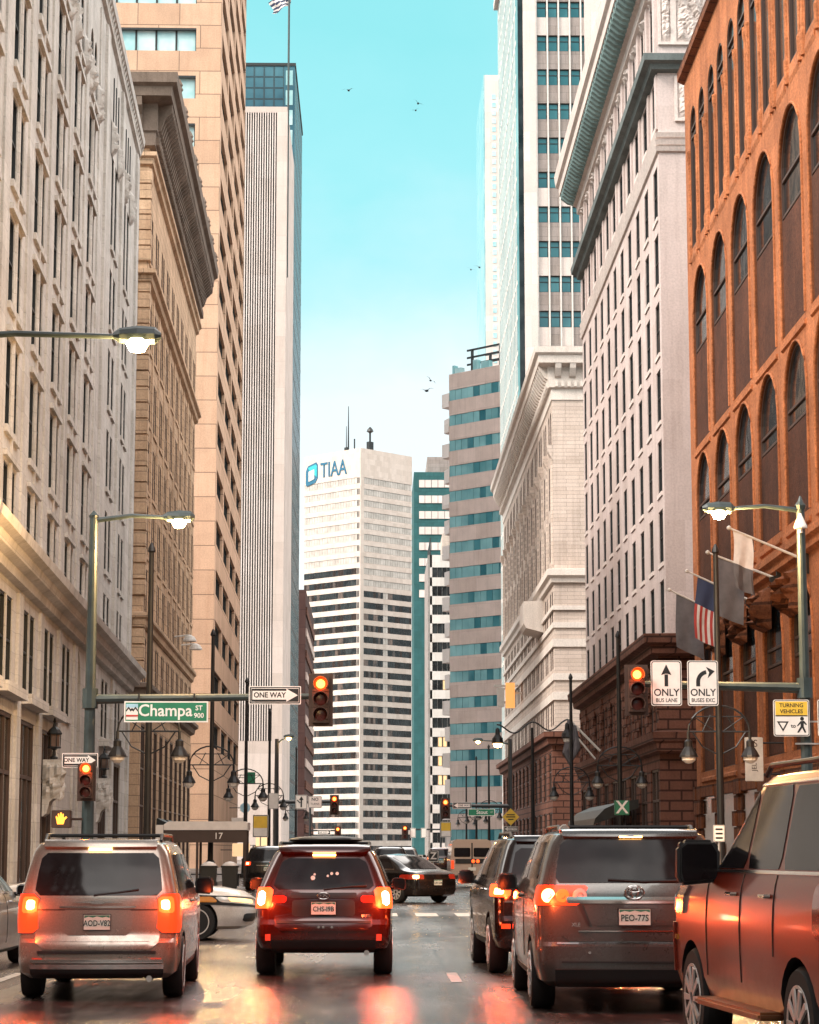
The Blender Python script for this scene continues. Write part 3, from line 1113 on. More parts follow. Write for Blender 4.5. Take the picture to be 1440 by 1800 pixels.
# ================================================================ R2: grey white office building with a huge cornice
stone('patina', (.20, .29, .29), .25, stain=.4)
stone('patina_dark', (.15, .175, .175), .25, stain=.4)
def grey_building():
    sill_mat[0] = 'grey_trim'
    t = thing('office_building', 'grey white stone office building with very deep dentilled roof cornice beside the red arches', 'building', (14.5, 112.9, 0), 0)
    fr, fF = Fr('R'), Fr('F')
    W, H = 43.5, 47.0
    cols = [1.6 + 4.05 * k for k in range(11)]
    heads = [36.6, 33.05, 29.47, 25.95, 22.3, 18.7, 15.1]
    ops, wins = [], []
    for c in cols:
        for h in heads:
            ops.append((c - .85, c + .85, h - 2.72, h)); wins.append((c, h - 2.72, 1.7, 2.72))
        ops.append((c - .8, c + .8, 38.7, 41.2)); wins.append((c, 38.7, 1.6, 2.5))
        for s in (-.75, .75):
            ops.append((c + s - .5, c + s + .5, 42.9, 45.7)); wins.append((c + s, 42.9, 1.0, 2.8))
    m = MB()
    facade(m, fr, W, 11.2, H, ops, .15)
    shell(m, 'R', 30, W, 11.2, H)
    m.M = fr.M
    for k in range(12):
        u = min(W - .4, max(.4, -.42 + 4.05 * k))
        m.box(u - .38, u + .38, 0, .14, 42.4, 46.2)
        m.box(u - .3, u + .3, 0, .1, 38.4, 41.3)
    m.M = None
    m.build('wall', [MT('grey_stone'), MT('roof_grey')], t)
    b = MB()
    for z in (37.15, 37.5, 37.9):
        wrap(b, 'R', 12, W, [(0, z - .05), (.12, z), (.2, z + .22), (0, z + .26)])
    b.build('triple_moulding', MT('grey_trim'), t)
    b = MB()
    wrap(b, 'R', 12, W, [(0, 41.35), (.35, 41.45), (.45, 41.7), (.75, 41.8), (.8, 42.15), (.3, 42.3), (0, 42.3)])
    b.build('middle_cornice', MT('patina_dark'), t)
    b = MB()
    wrap(b, 'R', 12, W, [(0, 46.1), (.3, 46.2), (.35, 46.7), (.6, 46.8), (.62, 47.3), (1.55, 47.5), (1.6, 48.0), (1.8, 48.15), (1.9, 48.9), (0, 49.2)])
    b.build('roof_cornice', MT('grey_trim'), t)
    b = MB()
    bracketrow(b, fr, .1, W, .82, .42, [(.6, 46.7), (1.0, 46.8), (1.45, 47.15), (1.5, 47.55), (.6, 47.55)])
    b.build('dentil_course', MT('patina'), t)
    b = MB()
    bracketrow(b, fF, .3, 12, .82, .42, [(.6, 46.7), (1.0, 46.8), (1.45, 47.15), (1.5, 47.55), (.6, 47.55)])
    b.build('dentil_course', MT('patina'), t)
    for k, c in enumerate(cols):
        for z0, z1, a in ((42.5, 42.88, .3), (45.75, 46.2, .25)):
            r_ = MB()
            relief(r_, fr, c - 1.2, c + 1.2, z0, z1, .02, a, k * 3 + int(z0), n=.1)
            r_.build('carved_panel', MT('grey_trim'), t, smooth=True)
    for u0, u1, z0, z1, s in ((1.0, 2.6, 38.9, 41.0, 1), (1.0, 2.4, 43.0, 45.8, 2), (.2, .7, 43.0, 45.8, 3)):
        r_ = MB()
        relief(r_, fF, u0, u1, z0, z1, .04, .28, s, n=.1)
        r_.M = fF.M
        for q in ((u0 - .15, u0, z0 - .15, z1 + .15), (u1, u1 + .15, z0 - .15, z1 + .15), (u0, u1, z1, z1 + .15), (u0, u1, z0 - .15, z0)):
            r_.box(q[0], q[1], 0, .16, q[2], q[3])
        r_.build('carved_panel', MT('grey_trim'), t)
    for u, z, w, h in wins:
        window(t, fr, u, -.05, z, w, h, 1 if w < 1.5 else 2, [.5], False, 'frame_dark', rnd.choice(('dark_glass', 'dark_glass', 'dark_glass', 'warm_glass', 'brown_glass')), .07, .12)
    # brown rusticated base, standing proud
    b = MB()
    bays = [2.2 + 4.9 * k for k in range(9)]
    fb = Fr('R', -.45)
    facade(b, fb, W + .2, 0, 11.2, [(c - 1.6, c + 1.6, .4, 5.6) for c in bays] + [(c + s - .6, c + s + .6, 7.4, 10.2) for c in bays for s in (-.85, .85)], .2)
    b.face([(-.45, 0, 0), (12, 0, 0), (12, 0, 11.2), (-.45, 0, 11.2)])
    r_ = random.Random(3)
    b.M = fb.M
    for k in range(9):
        u = -(k % 2) * .7 + .05
        while u < W:
            u0, u1 = max(.05, u), min(W, u + 1.3)
            zz = 6.9 + k * .5
            if zz < 10.6 and not any(c - 1.7 < (u0 + u1) / 2 < c + 1.7 for c in bays):
                b.box(u0, u1, 0, .05 + .06 * r_.random(), zz, zz + .44)
            u += 1.36
    b.M = None
    b.build('rusticated_base', MT('brown_stone'), t)
    for nm, z, o in (('base_cornice', 11.1, 1.15), ('base_moulding', 8.35, .6), ('base_moulding', 6.3, .75)):
        if nm == 'base_moulding' and z > 7:
            continue
        b = MB()
        wrap(b, 'R', 10, W + .3, [(.46, z), (o * .6 + .2, z + .12), (o * .6 + .25, z + .5), (o + .1, z + .62), (o + .15, z + 1.05), (0.002, z + 1.2)])
        b.build(nm, MT('brown_stone'), t)
    for c in bays:
        window(t, fb, c, -.08, .4, 3.2, 5.2, 2, [.7], False, 'frame_brown', 'brown_glass', .12, 0, 'shop_window')
        for s in (-.85, .85):
            window(t, fb, c + s, -.08, 7.4, 1.2, 2.8, 1, [.5], False, 'frame_brown', 'brown_glass', .08, 0)
    return t
grey_building()

# ================================================================ R3: carved cream stone building
def cream_building():
    sill_mat[0] = 'cream_trim'
    t = thing('cream_building', 'smaller cream stone building with white bands and a bracketed cornice beyond the grey one', 'building', (14.5, 184, 0), 0)
    fr, fF = Fr('R'), Fr('F')
    W, H = 72.0, 40.6
    cols = [3 + 5.5 * k for k in range(13)]
    ops, wins = [], []
    for c in cols:
        for z0, z1 in ((34.4, 37.6), (29.6, 33.2), (25.2, 28.6), (20.0, 22.6), (16.2, 18.0), (11.6, 13.5)):
            for s in (-.95, .95):
                ops.append((c + s - .6, c + s + .6, z0, z1, z1 == 37.6)); wins.append((c + s, z0, 1.2, z1 - z0, z1 == 37.6))
    m = MB()
    facade(m, fr, W, 10.8, H, ops, .12)
    shell(m, 'R', 30, W, 10.8, H)
    m.M = fr.M
    for k in range(14):
        u = min(W - .5, max(.5, .25 + 5.5 * k))
        m.lathe([(.3, 24.6), (.25, 25.2), (.22, 33.6), (.35, 34.2)], (u, -.05, 0), 10)
        m.prism([(0, 33.2), (.4, 34.0), (.45, 34.5), (0, 34.5)], u - .5, u + .5, 'x')
    m.M = None
    m.build('wall', [MT('cream_stone'), MT('roof_grey')], t)
    for z0, z1, o in ((23.1, 24.3, .55), (20.9, 21.25, .18), (19.45, 19.9, .14), (17.9, 18.55, .16), (15.2, 15.75, .14), (13.6, 14.25, .16)):
        b = MB()
        if o > .5:
            wrap(b, 'R', 12, W, [(0, z0), (.25, z0 + .05), (.3, z0 + .4), (o, z0 + .6), (o, z1 - .1), (0, z1)])
        else:
            wrap(b, 'R', 12, W, [(0, z0), (o, z0), (o, z1), (0, z1)])
        b.build('stone_band', MT('cream_trim'), t)
    b = MB()
    wrap(b, 'R', 12, W, [(0, 38.2), (.1, 38.3), (.1, 39.2), (.3, 39.3), (.35, 40.0), (.4, 41.0), (1.15, 41.2), (1.2, 41.8), (1.45, 42.0), (1.5, 42.5), (0, 42.7)])
    for f_, a, c in ((fr, .2, W), (fF, .2, 12)):
        bracketrow(b, f_, a, c, 1.2, .5, [(.36, 40.05), (.6, 40.2), (1.0, 40.8), (1.12, 41.22), (.36, 41.22)])
        bracketrow(b, f_, a, c, .52, .26, [(.1, 39.35), (.48, 39.35), (.48, 39.8), (.1, 39.8)])
    b.build('bracketed_cornice', MT('cream_trim'), t)
    for u, z, w, h, a in wins:
        window(t, fr, u, -.03, z, w, h, 1, [.5], a, 'frame_brown', 'dark_glass', .08, 0)
    b = MB()
    moulding(b, fr, 12, 18, [(0, 20.2), (1.5, 20.6), (1.7, 21.0), (1.7, 22.9), (0, 23.0)])
    b.build('balcony', MT('cream_trim'), t)
    b = MB()
    fb = Fr('R', -.25)
    bays = [2.8 + 5.5 * k for k in range(13)]
    facade(b, fb, W, 0, 10.8, [(c - 1.7, c + 1.7, .3, 4.6) for c in bays] + [(c - 1.5, c + 1.5, 5.6, 9.4) for c in bays], .2)
    b.face([(-.25, 0, 0), (12, 0, 0), (12, 0, 10.8), (-.25, 0, 10.8)])
    wrap(b, 'R', 12, W, [(.25, 9.9), (.6, 10.0), (.7, 10.5), (1.0, 10.6), (1.0, 11.0), (0, 11.1)], 1)
    b.build('brown_base', [MT('brown_stone'), MT('brown_stone')], t)
    for c in bays:
        window(t, fb, c, -.08, .3, 3.4, 4.3, 2, [.7], False, 'frame_brown', 'brown_glass', .12, 0, 'shop_window')
        window(t, fb, c, -.08, 5.6, 3.0, 3.8, 2, [.6], False, 'frame_brown', 'brown_glass', .1, 0)
    c_ = MB()
    c_.box(3.2, 4.6, -.35, -.002, 30.6, 31.3)
    c_.build('lamp_ledge', MT('cream_trim'), t)
    return t
cream_building()

# ================================================================ R4: white piered glass tower
def pier_tower():
    t = thing('pier_tower', 'tall tower of white piers and teal windows rising behind the cream building', 'building', (16.9, 265, 0), 0)
    fF, fr = Fr('F'), Fr('R')
    H = 118.0
    # front face: dark slot, broad white pier, then bays of windows
    m = MB()
    m.box(.2, 30, .3, 40, 0, H)
    m.box(.83, 2.35, -.35, .3, 0, H)
    m.box(8.3, 30, -.3, .3, 0, H)
    m.build('pier', MT('white_panel'), t)
    ml = MB()
    for k in range(6):
        x = 2.45 + 1.36 * k
        ml.box(x - .12, x + .06, -.2, .3, 0, H)
    ml.build('mullion_screen', MT('frame_white'), t)
    z = 59.0
    i = 0
    while z < H - 4:
        for k in range(5):
            x = 2.45 + 1.36 * k
            w = window(t, fF, x + .65, -.22, z, 1.16, 2.0, 1, [.64], False, 'frame_dark', 'teal_glass', .09)
        i += 1
        z += 4.29
    z = 59.0 - 2.3
    while z < H - 4:
        for k in range(5):
            x = 2.45 + 1.36 * k
            sp = MB()
            sp.box(x + .07, x + 1.23, -.02, .29, z + .02, z + 2.28)
            sp.build('spandrel_panel', MT('plain_grey' if k % 2 or int(z) % 3 else 'grey_trim'), t)
        z += 4.29
    d = MB()
    d.box(.2, .8, .25, .31, 0, H - 1)
    d.build('slot_glass', MT('dark_glass'), t)
    # the glass side toward the street
    s = MB()
    s.face([(0, .3, 0), (0, 40, 0), (0, 40, H), (0, .3, H)])
    s.face([(0, .3, 0), (.2, .25, 0), (.2, .25, H), (0, .3, H)])
    s.build('side_glass', MT('side_teal'), t)
    g = MB()
    for k in range(14):
        g.box(-.05, -.004, 2.2 + k * 2.8, 2.9 + k * 2.8, 0, H)
    for k in range(28):
        g.box(-.03, -.006, .4, 40, k * 4.29, k * 4.29 + .5)
    g.build('side_fin', MT('frame_white'), t)
    c = MB()
    c.box(-.6, 30, -.5, 40, H, H + 1)
    c.build('parapet', MT('white_panel'), t)
    return t
pier_tower()

# ================================================================ farther towers on the right
def pale_tower():
    t = thing('pale_tower', 'distant pale tower, a thin cyan and pink strip against the sky on the right', 'building', (25.6, 520, 0), 0)
    m = MB()
    m.box(.002, 40, 0, 40, 0, 184)
    m.build('wall', MT('white_panel'), t)
    g = MB()
    g.box(-.3, 0, 0, 38, 0, 184)
    g.build('side_glass', MT('pale_teal_glass'), t)
    for k in range(60):
        w = MB()
        w.box(1.7, 2.6, -.08, -.002, 60 + 2 * k, 61.2 + 2 * k)
        if k == 0:
            o = w.build('window', MT('sky_glass'), t)
            me = o.data
        else:
            q = bpy.data.objects.new('window', me)
            COL.objects.link(q)
            q.parent = t
            q.location = (0, 0, 2 * k)
    return t
pale_tower()
def banded_tower():
    t = thing('banded_tower', 'pink stone tower with teal ribbon windows and a railing frame on its roof', 'building', (23.1, 405, 0), R(135))
    # local x runs along the oblique face (away to the left), local y points toward the street side
    H, L = 89.0, 13.6
    m = MB()
    zs = [H - 5.0 - 4.75 * k for k in range(18)]
    M0 = Matrix(((1, 0, 0, 0), (0, 1, 0, 0), (0, 0, 1, 0), (0, 0, 0, 1)))
    zt = H
    for z in zs + [-3]:
        m.box(0, L, -20, 0, max(0, z + 2.0), zt)
        zt = z
        if z > 0:
            m.box(.3, L - .05, -20, -.35, z, z + 2.0)
    m.build('wall', MT('pink_panel'), t)
    me = None
    gme = None
    for i, z in enumerate(zs):
        g = MB()
        for k in range(9):
            w = L / 9
            a = k * w
            g.box(a + .04, a + w - .04, -.34, -.12 + .03 * ((k * 7 + i * 3) % 3), z + .02, z + 1.98, (k * 5 + i * 2) % 3 if k < 6 else 0)
        g.build('ribbon_window', [MT('side_teal'), MT('side_teal'), MT('teal_glass')], t)
    for k in range(18):
        z = 4.75 * k
        s = MB()
        s.prism([(L + .02, .1), (L + 2.2, -1.0 + .6 * (k % 2)), (L + 2.2, -3), (L + .02, -3)], z + 2.2, z + 4.75, 'z')
        s.build('serrated_edge', MT('white_panel'), t)
    r_ = MB()
    for x in (2.5, 9.5):
        r_.box(x, x + .4, -2.4, -2.0, H, H + 4.6)
        r_.box(x, x + .4, -7.4, -7.0, H, H + 4.6)
    for z in (H + 1.6, H + 2.9, H + 4.3):
        r_.box(1.5, 11, -2.3, -2.1, z, z + .35)
        r_.box(1.5, 11, -7.3, -7.1, z, z + .35)
    r_.build('roof_frame', MT('frame_dark'), t)
    for x0, x1, h in ((4, 6, 1.4), (7, 8, 2), (11, 12.6, 1.1), (12.7, 13.2, 1.7)):
        e = MB()
        e.box(x0, x1, -1.5, -.5, H, H + h)
        e.build('roof_plant', MT('pale_teal_glass'), t)
    return t
banded_tower()
def grid_building():
    t = thing('grid_building', 'narrow white building with dark windows in rows at the foot of the pink tower', 'building', (13.4, 560, 0), 0)
    m = MB()
    H = 74.0
    m.box(0, 14, .3, 40, 0, H)
    z = H
    zs = [H - 5.6 - 4.65 * k for k in range(15)]
    for q in zs + [-3]:
        m.box(0, 14, 0, .3, max(0, q + 2.5), z)
        z = q
    m.box(0, .5, 0, .3, 0, H)
    m.build('wall', MT('white_panel'), t)
    fF = Fr('F')
    for k, q in enumerate(zs):
        if q > 0:
            for j in range(4):
                lit = (k, j) in ((9, 1), (9, 2), (11, 1), (11, 2), (6, 2), (10, 1))
                window(t, fF, 1.2 + 1.2 * j, -.15, q, 1.12, 2.5, 1, 1, False, 'frame_dark', 'lit_glass' if lit else 'dark_glass', .12)
    p = MB()
    p.box(3.2, 14, 4, 20, H, H + 6)
    p.box(5.5, 14, 5, 20, H + 6, H + 9)
    p.build('penthouse', MT('cream_stone'), t)
    r_ = MB()
    for k in range(12):
        r_.tube([(.1, .2 + k * 2.4, H), (.1, .2 + k * 2.4, H + 4.2)], .12, 5)
    for z in (1.5, 2.8, 4.2):
        r_.tube([(.1, 0, H + z), (.1, 28, H + z)], .12, 5)
    r_.build('roof_screen', MT('frame_dark'), t)
    s = MB()
    s.box(-.5, -.004, 0, 40, 0, H)
    s.build('side_wall', MT('plain_grey'), t)
    return t
grid_building()
def teal_tower():
    t = thing('teal_tower', 'dark teal tower with pale window bands and grey penthouse beside the white corner tower', 'building', (11.6, 690, 0), 0)
    H = 116.5
    m = MB()
    m.box(0, 30, 0, 40, 0, H)
    m.build('wall', MT('teal_panel'), t)
    for k in range(8):
        z = H - 4.8 - 4.85 * k
        b = MB()
        b.box(1.6, 14, -.25, -.004, z, z + 2.3)
        for j in range(5):
            b.box(3.3 + 2 * j, 3.42 + 2 * j, -.3, -.25, z, z + 2.3, 1)
        b.build('window_band', [MT('white_panel'), MT('frame_dark')], t)
    p = MB()
    p.box(4.2, 30, 5, 36, H, H + 5.6)
    p.build('penthouse', MT('plain_grey'), t)
    return t
teal_tower()

# ================================================================ the white corner tower that closes the street
def corner_tower():
    t = thing('corner_tower', 'white corner office tower with blue cube sign, closing the far end of the street', 'building', (-5.3, 760, 0), R(45))
    # local x = right face, local y = left face
    LX, LY, H = 24.8, 27.6, 136.4
    m = MB()
    m.box(0, LX, 0, LY, 0, H)
    m.build('core', MT('tower_white'), t)
    z0 = H - 8.2
    rows = 34
    dz = 3.86
    band = MB()
    for k in range(rows):
        z = z0 - dz * k
        band.box(-.28, -.002, 1.4, LY, z - 1.75, z - .05)
        band.box(1.4, LX, -.28, -.002, z - 1.75, z - .05)
    band.box(-.3, -.002, -.3, 1.4, 0, H)
    band.box(-.002, 1.4, -.3, -.002, 0, H)
    band.box(-.28, -.002, 1.4, LY, z0 - .05, H)
    band.box(1.4, LX, -.28, -.002, z0 - .05, H)
    band.build('spandrel', MT('tower_white'), t)
    def ribbon(n, L, axis, mats, seed, gap=()):
        b = MB()
        r_ = random.Random(seed)
        w = L / n
        for i in range(n):
            a = i * w
            if i in gap:
                mi = 3
            else:
                mi = r_.choice((0, 0, 0, 1, 0, 2)) if mats[0] != 'sky_pale_glass' else 0
            if axis == 'y':
                b.box(-.12, -.01, 1.5 + a + .07, 1.5 + a + w - .07, 0, 2.02, mi)
            else:
                b.box(1.5 + a + .07, 1.5 + a + w - .07, -.12, -.01, 0, 2.02, mi)
        me = bpy.data.meshes.new('window_ribbon')
        me.from_pydata([tuple(p) for p in b.v], [], b.f)
        for q in mats:
            me.materials.append(MT(q))
        me.polygons.foreach_set('material_index', b.m)
        return me
    dk = ['dark_glass', 'brown_glass', 'warm_glass', 'sky_pale_glass']
    bl = ['sky_pale_glass', 'sky_pale_glass', 'sky_pale_glass', 'sky_pale_glass']  # upper rows, with the reflected sky in their base colour
    LM = [ribbon(20, LY - 1.6, 'y', dk, s) for s in range(4)] + [ribbon(20, LY - 1.6, 'y', bl, 9)]
    RM = [ribbon(20, LX - 1.6, 'x', dk, 20 + s, (8, 9)) for s in range(4)] + [ribbon(20, LX - 1.6, 'x', bl, 9)]
    for k in range(rows - 1):
        z = z0 - dz * (k + 1) + .05 - .02
        for meshes, dark_from in ((LM, 8), (RM, 10)):
            me = meshes[k % 4] if k >= dark_from else meshes[4]
            o = bpy.data.objects.new('window_ribbon', me)
            COL.objects.link(o)
            o.parent = t
            o.location = (0, 0, z)
    cw = MB()
    for k in range(rows - 1):
        z = z0 - dz * (k + 1)
        cw.box(-.36, -.302, .15, .55, z, z + 2)
        cw.box(-.36, -.302, .8, 1.2, z, z + 2)
    cw.build('corner_window', MT('frame_dark'), t)
    lt = MB()
    r_ = random.Random(2)
    lt.build
    # sign on the left face
    S = MB()
    blue, teal, white = plain('sign_blue', (.02, .13, .22), .5), plain('sign_teal', (.03, .42, .45), .5), MATS['board_white']
    y1 = LY - 1.0
    def q(pts, mi, d):
        # outline in (distance from the left end, z), read left to right
        S.prism([(y1 - a, H - 3.0 - b) for a, b in pts], -.32 - d, -.30, 'x', mi)
    q([(0, 2.2), (1.0, .4), (5.2, -.6), (6.0, .3), (6.0, 5.0), (4.8, 6.6), (.5, 7.4), (0, 6.6)], 0, .12)
    q([(1.2, 1.0), (5.0, .2), (5.6, .8), (5.6, 4.6), (2.0, 2.2)], 1, .2)
    q([(1.6, 2.4), (4.4, 1.8), (4.4, 5.2), (1.6, 5.9)], 2, .28)
    S.build('cube_sign', [blue, teal, white], t)
    Mx = Matrix.Translation((-.42, y1 - 13.8, H - 5.9)) @ Matrix(((0, 0, -1, 0), (-1, 0, 0, 0), (0, 1, 0, 0), (0, 0, 0, 1)))
    text('sign_lettering', 'TIAA', 7.4, MATS['sign_blue'], t, Mx, .15, bold=.05, sx=.80)
    a = MB()
    a.tube([(3, 9, H), (3, 9, H + 16)], [.3, .12], 6)
    a.tube([(2.4, 9.4, H), (2.4, 9.4, H + 9)], [.2, .1], 6)
    a.tube([(2, 5, H), (2, 5, H + 4)], .25, 6)
    a.box(1.6, 2.4, 8.2, 9.6, H, H + 1.5)
    a.build('antenna', MT('frame_dark'), t)
    a = MB()
    a.tube([(6, 1.5, H), (6, 1.5, H + 7)], .35, 6)
    a.lathe([(.2, H + 6), (1.2, H + 6.6), (.9, H + 7.4), (.2, H + 8.2)], (6, 1.5, 0), 8)
    a.box(5, 7, .8, 2.2, H, H + 3)
    a.build('roof_mast', MT('frame_dark'), t)
    return t
corner_tower()
# the blocks either side of where the photographer stands, and the end of the street behind
def near_block(x0, x1, y0, y1, h, mat, label):
    t = thing('street_block', label, 'building', (x0, y0, 0), 0)
    m = MB()
    m.box(0, x1 - x0, 0, y1 - y0, 0, h)
    m.build('wall', MT(mat), t)
    xs = x1 - x0 if x1 < 0 else 0
    s = 1 if x1 < 0 else -1
    w = MB()
    for k in range(int((y1 - y0) / 5) - 1):
        for j in range(int(h / 4) - 1):
            a = 2.2 + k * 5
            w.box(min(xs, xs + s * .05), max(xs, xs + s * .05), a, a + 2.4, 1.5 + j * 4, 4 + j * 4)
    w.build('window_grid', MT('dark_glass'), t)
near_block(-42, -11, -90, 33, 30, 'plain_grey', 'grey block left of the photographer, outside the frame')
near_block(14.5, 46, -90, 33, 36, 'brown_stone', 'brown block right of the photographer, outside the frame')
near_block(-60, 60, -180, -150, 60, 'plain_grey', 'grey block closing the street behind the photographer')

# ================================================================ street furniture materials
plain('pole_green', (.022, .034, .034), .45, var=.3)
plain('pole_black', (.012, .012, .013), .4, var=.3)
plain('housing', (.05, .022, .014), .5, var=.25)
plain('sign_white', (.78, .70, .64), .45, var=.08)
plain('sign_black', (.012, .012, .012), .5)
plain('sign_green', (.015, .17, .085), .45, var=.15)
plain('sign_yellow', (.75, .46, .05), .45, var=.1)
plain('sign_red', (.5, .04, .03), .5)
plain('sign_sky', (.35, .55, .65), .5)
plain('galvanised', (.42, .40, .38), .4, metal=.6)
plain('banner_grey', (.13, .115, .12), .8, var=.3, scale=1.5)
plain('flag_white', (.70, .62, .58), .8)
plain('flag_red', (.45, .05, .04), .8)
plain('flag_blue', (.04, .05, .10), .8)
plain('bell_white', (.70, .64, .58), .35)
plain('bird_dark', (.02, .025, .03), .8)
plain('lens_off', (.10, .02, .015), .25)
lamp_mat('lamp_warm', (1, .70, .30), 40)
lamp_mat('lamp_far', (1, .58, .20), 12)
lamp_mat('signal_red', (1, .40, .06), 3.4)
lamp_mat('signal_ring', (1, .07, .01), 1.3)
lamp_mat('hand_orange', (1, .35, .04), 1.6)
lamp_mat('sign_glow', (1, .42, .12), .55)
lamp_mat('shop_glow', (1, .66, .36), .45)
lamp_mat('bulb_white', (1, .92, .8), 2.2)
WARM = (1, .60, .24)

def lamp_light(parent, loc, watts, r=.15, col=WARM):
    d = bpy.data.lights.new('lamp_light', 'POINT')
    d.energy = watts
    d.color = col
    d.shadow_soft_size = r
    o = bpy.data.objects.new('lamp_light', d)
    COL.objects.link(o)
    o.parent = parent
    o.location = loc
    return o

def plate_sign(t, name, w, h, mats, r=.05, border=.02, face='sign_white', edge='sign_black', at=(0, 0, 0), back=True):
    """flat sheet sign facing -Y: backing, border line and face"""
    def rr(w, h, r):
        pts = []
        for cx, cz, a0 in ((w / 2 - r, h / 2 - r, 0), (-w / 2 + r, h / 2 - r, 90), (-w / 2 + r, -h / 2 + r, 180), (w / 2 - r, -h / 2 + r, 270)):
            for k in range(5):
                a = R(a0 + 22.5 * k)
                pts.append((at[0] + cx + r * math.cos(a), at[2] + cz + r * math.sin(a)))
        return pts
    m = MB()
    m.prism(rr(w, h, r), at[1], at[1] + .02, 'y', 0)
    m.prism(rr(w - border, h - border, r * .9), at[1] - .003, at[1] - .0002, 'y', 1)
    m.prism(rr(w - border * 2.2, h - border * 2.2, r * .8), at[1] - .006, at[1] - .0032, 'y', 2)
    return m.build(name, [MT(face), MT(edge), MT(face)], t)

def signal_head(t, x, y, z, name='signal_head', s=1.0, lit=True):
    """three-section signal facing the camera; z is the underside"""
    h = MB()
    w, sec = .40 * s, .37 * s
    h.box(x - .29 * s, x + .29 * s, y + .02, y + .05, z - .08 * s, z + 3 * sec + .08 * s)
    for k in range(3):
        h.box(x - w / 2, x + w / 2, y - .16 * s, y + .2 * s, z + k * sec + .006, z + (k + 1) * sec - .006)
        cz = z + (k + .5) * sec
        n = 10
        r0, r1 = .155 * s, .172 * s
        a = [R(-35 + 250 * i / n) for i in range(n + 1)]
        rows = [[(x + r0 * math.cos(q), y - .161 * s, cz + r0 * math.sin(q)) for q in a], [(x + r1 * math.cos(q), y - .40 * s, cz + r1 * math.sin(q)) for q in a], [(x + (r1 + .012) * math.cos(q), y - .40 * s, cz + (r1 + .012) * math.sin(q)) for q in a], [(x + (r1 + .012) * math.cos(q), y - .161 * s, cz + (r1 + .012) * math.sin(q)) for q in a]]
        h.grid(rows)
    hd = h.build(name, MT('housing'), t)
    for k in range(3):
        l = MB()
        cz = z + (k + .5) * sec
        l.lathe([(.148 * s, -.165 * s), (.11 * s, -.185 * s), (.03 * s, -.195 * s)], (x, y, cz), 16, 0, 'y')
        on = lit and k == 2
        o = l.build('red_lens' if k == 2 else ('amber_lens' if k == 1 else 'green_lens'), MT('signal_ring' if on else 'lens_off'), hd)
        if on:
            b = MB()
            b.lathe([(.105 * s, -.190 * s), (.06 * s, -.205 * s), (.02 * s, -.207 * s)], (x, y, cz), 14, 0, 'y')
            b.build('lit_bulb', MT('signal_red'), hd)
    if lit:
        lamp_light(t, (x, y - .5 * s, z + 2.5 * sec), 14, .1, (1, .14, .02))
    return hd

def cobra(t, p0, p1, w=60, far=False):
    """luminaire arm from p0 to the lamp at p1"""
    a = MB()
    p0, p1 = Vector(p0), Vector(p1)
    a.tube([p0, p0.lerp(p1, .5) + Vector((0, 0, .12)), p1 + Vector((0, 0, .06))], [.07, .055, .045], 8)
    a.build('lamp_arm', MT('pole_green'), t)
    d = (p1 - p0).normalized()
    h = MB()
    q = p1 + d * .25
    h.lathe([(.05, -.42), (.13, -.3), (.17, 0), (.15, .3), (.05, .4)], q + Vector((0, 0, .08)), 10, 0, 'x')
    h.build('lamp_head', MT('pole_green'), t)
    l = MB()
    l.lathe([(.02, -.22), (.13, -.19), (.2, -.06), (.17, .0)], q, 14)
    l.build('lamp_globe', MT('lamp_far' if far else 'lamp_warm'), t)
    lamp_light(t, q + Vector((0, 0, -.45)), w, .2)

def arrow_sign(t, x, y, z, w, h, left=False, name='one_way_sign'):
    """black plate with a white arrow carrying ONE WAY"""
    s = -1 if left else 1
    p = plate_sign(t, name, w, h, None, .02, h * .10, 'sign_white', 'sign_black', (x, y, z))
    m = MB()
    m.prism([(x - w * .455, z - h * .36), (x + w * .455, z - h * .36), (x + w * .455, z + h * .36), (x - w * .455, z + h * .36)], y - .009, y - .0062, 'y', 0)
    pts = [(-.43, -.24), (.22, -.24), (.22, -.36), (.44, 0), (.22, .36), (.22, .24), (-.43, .24)]
    m.prism([(x + s * a * w, z + b * h) for a, b in pts][::s], y - .012, y - .0092, 'y', 1)
    m.build('arrow_face', [MT('sign_black'), MT('sign_white')], p)
    text('lettering', 'ONE WAY', h * .40, MT('sign_black'), p, facing(x - s * w * .10, y - .0135, z), .002, bold=.004, sx=.94)
    return p

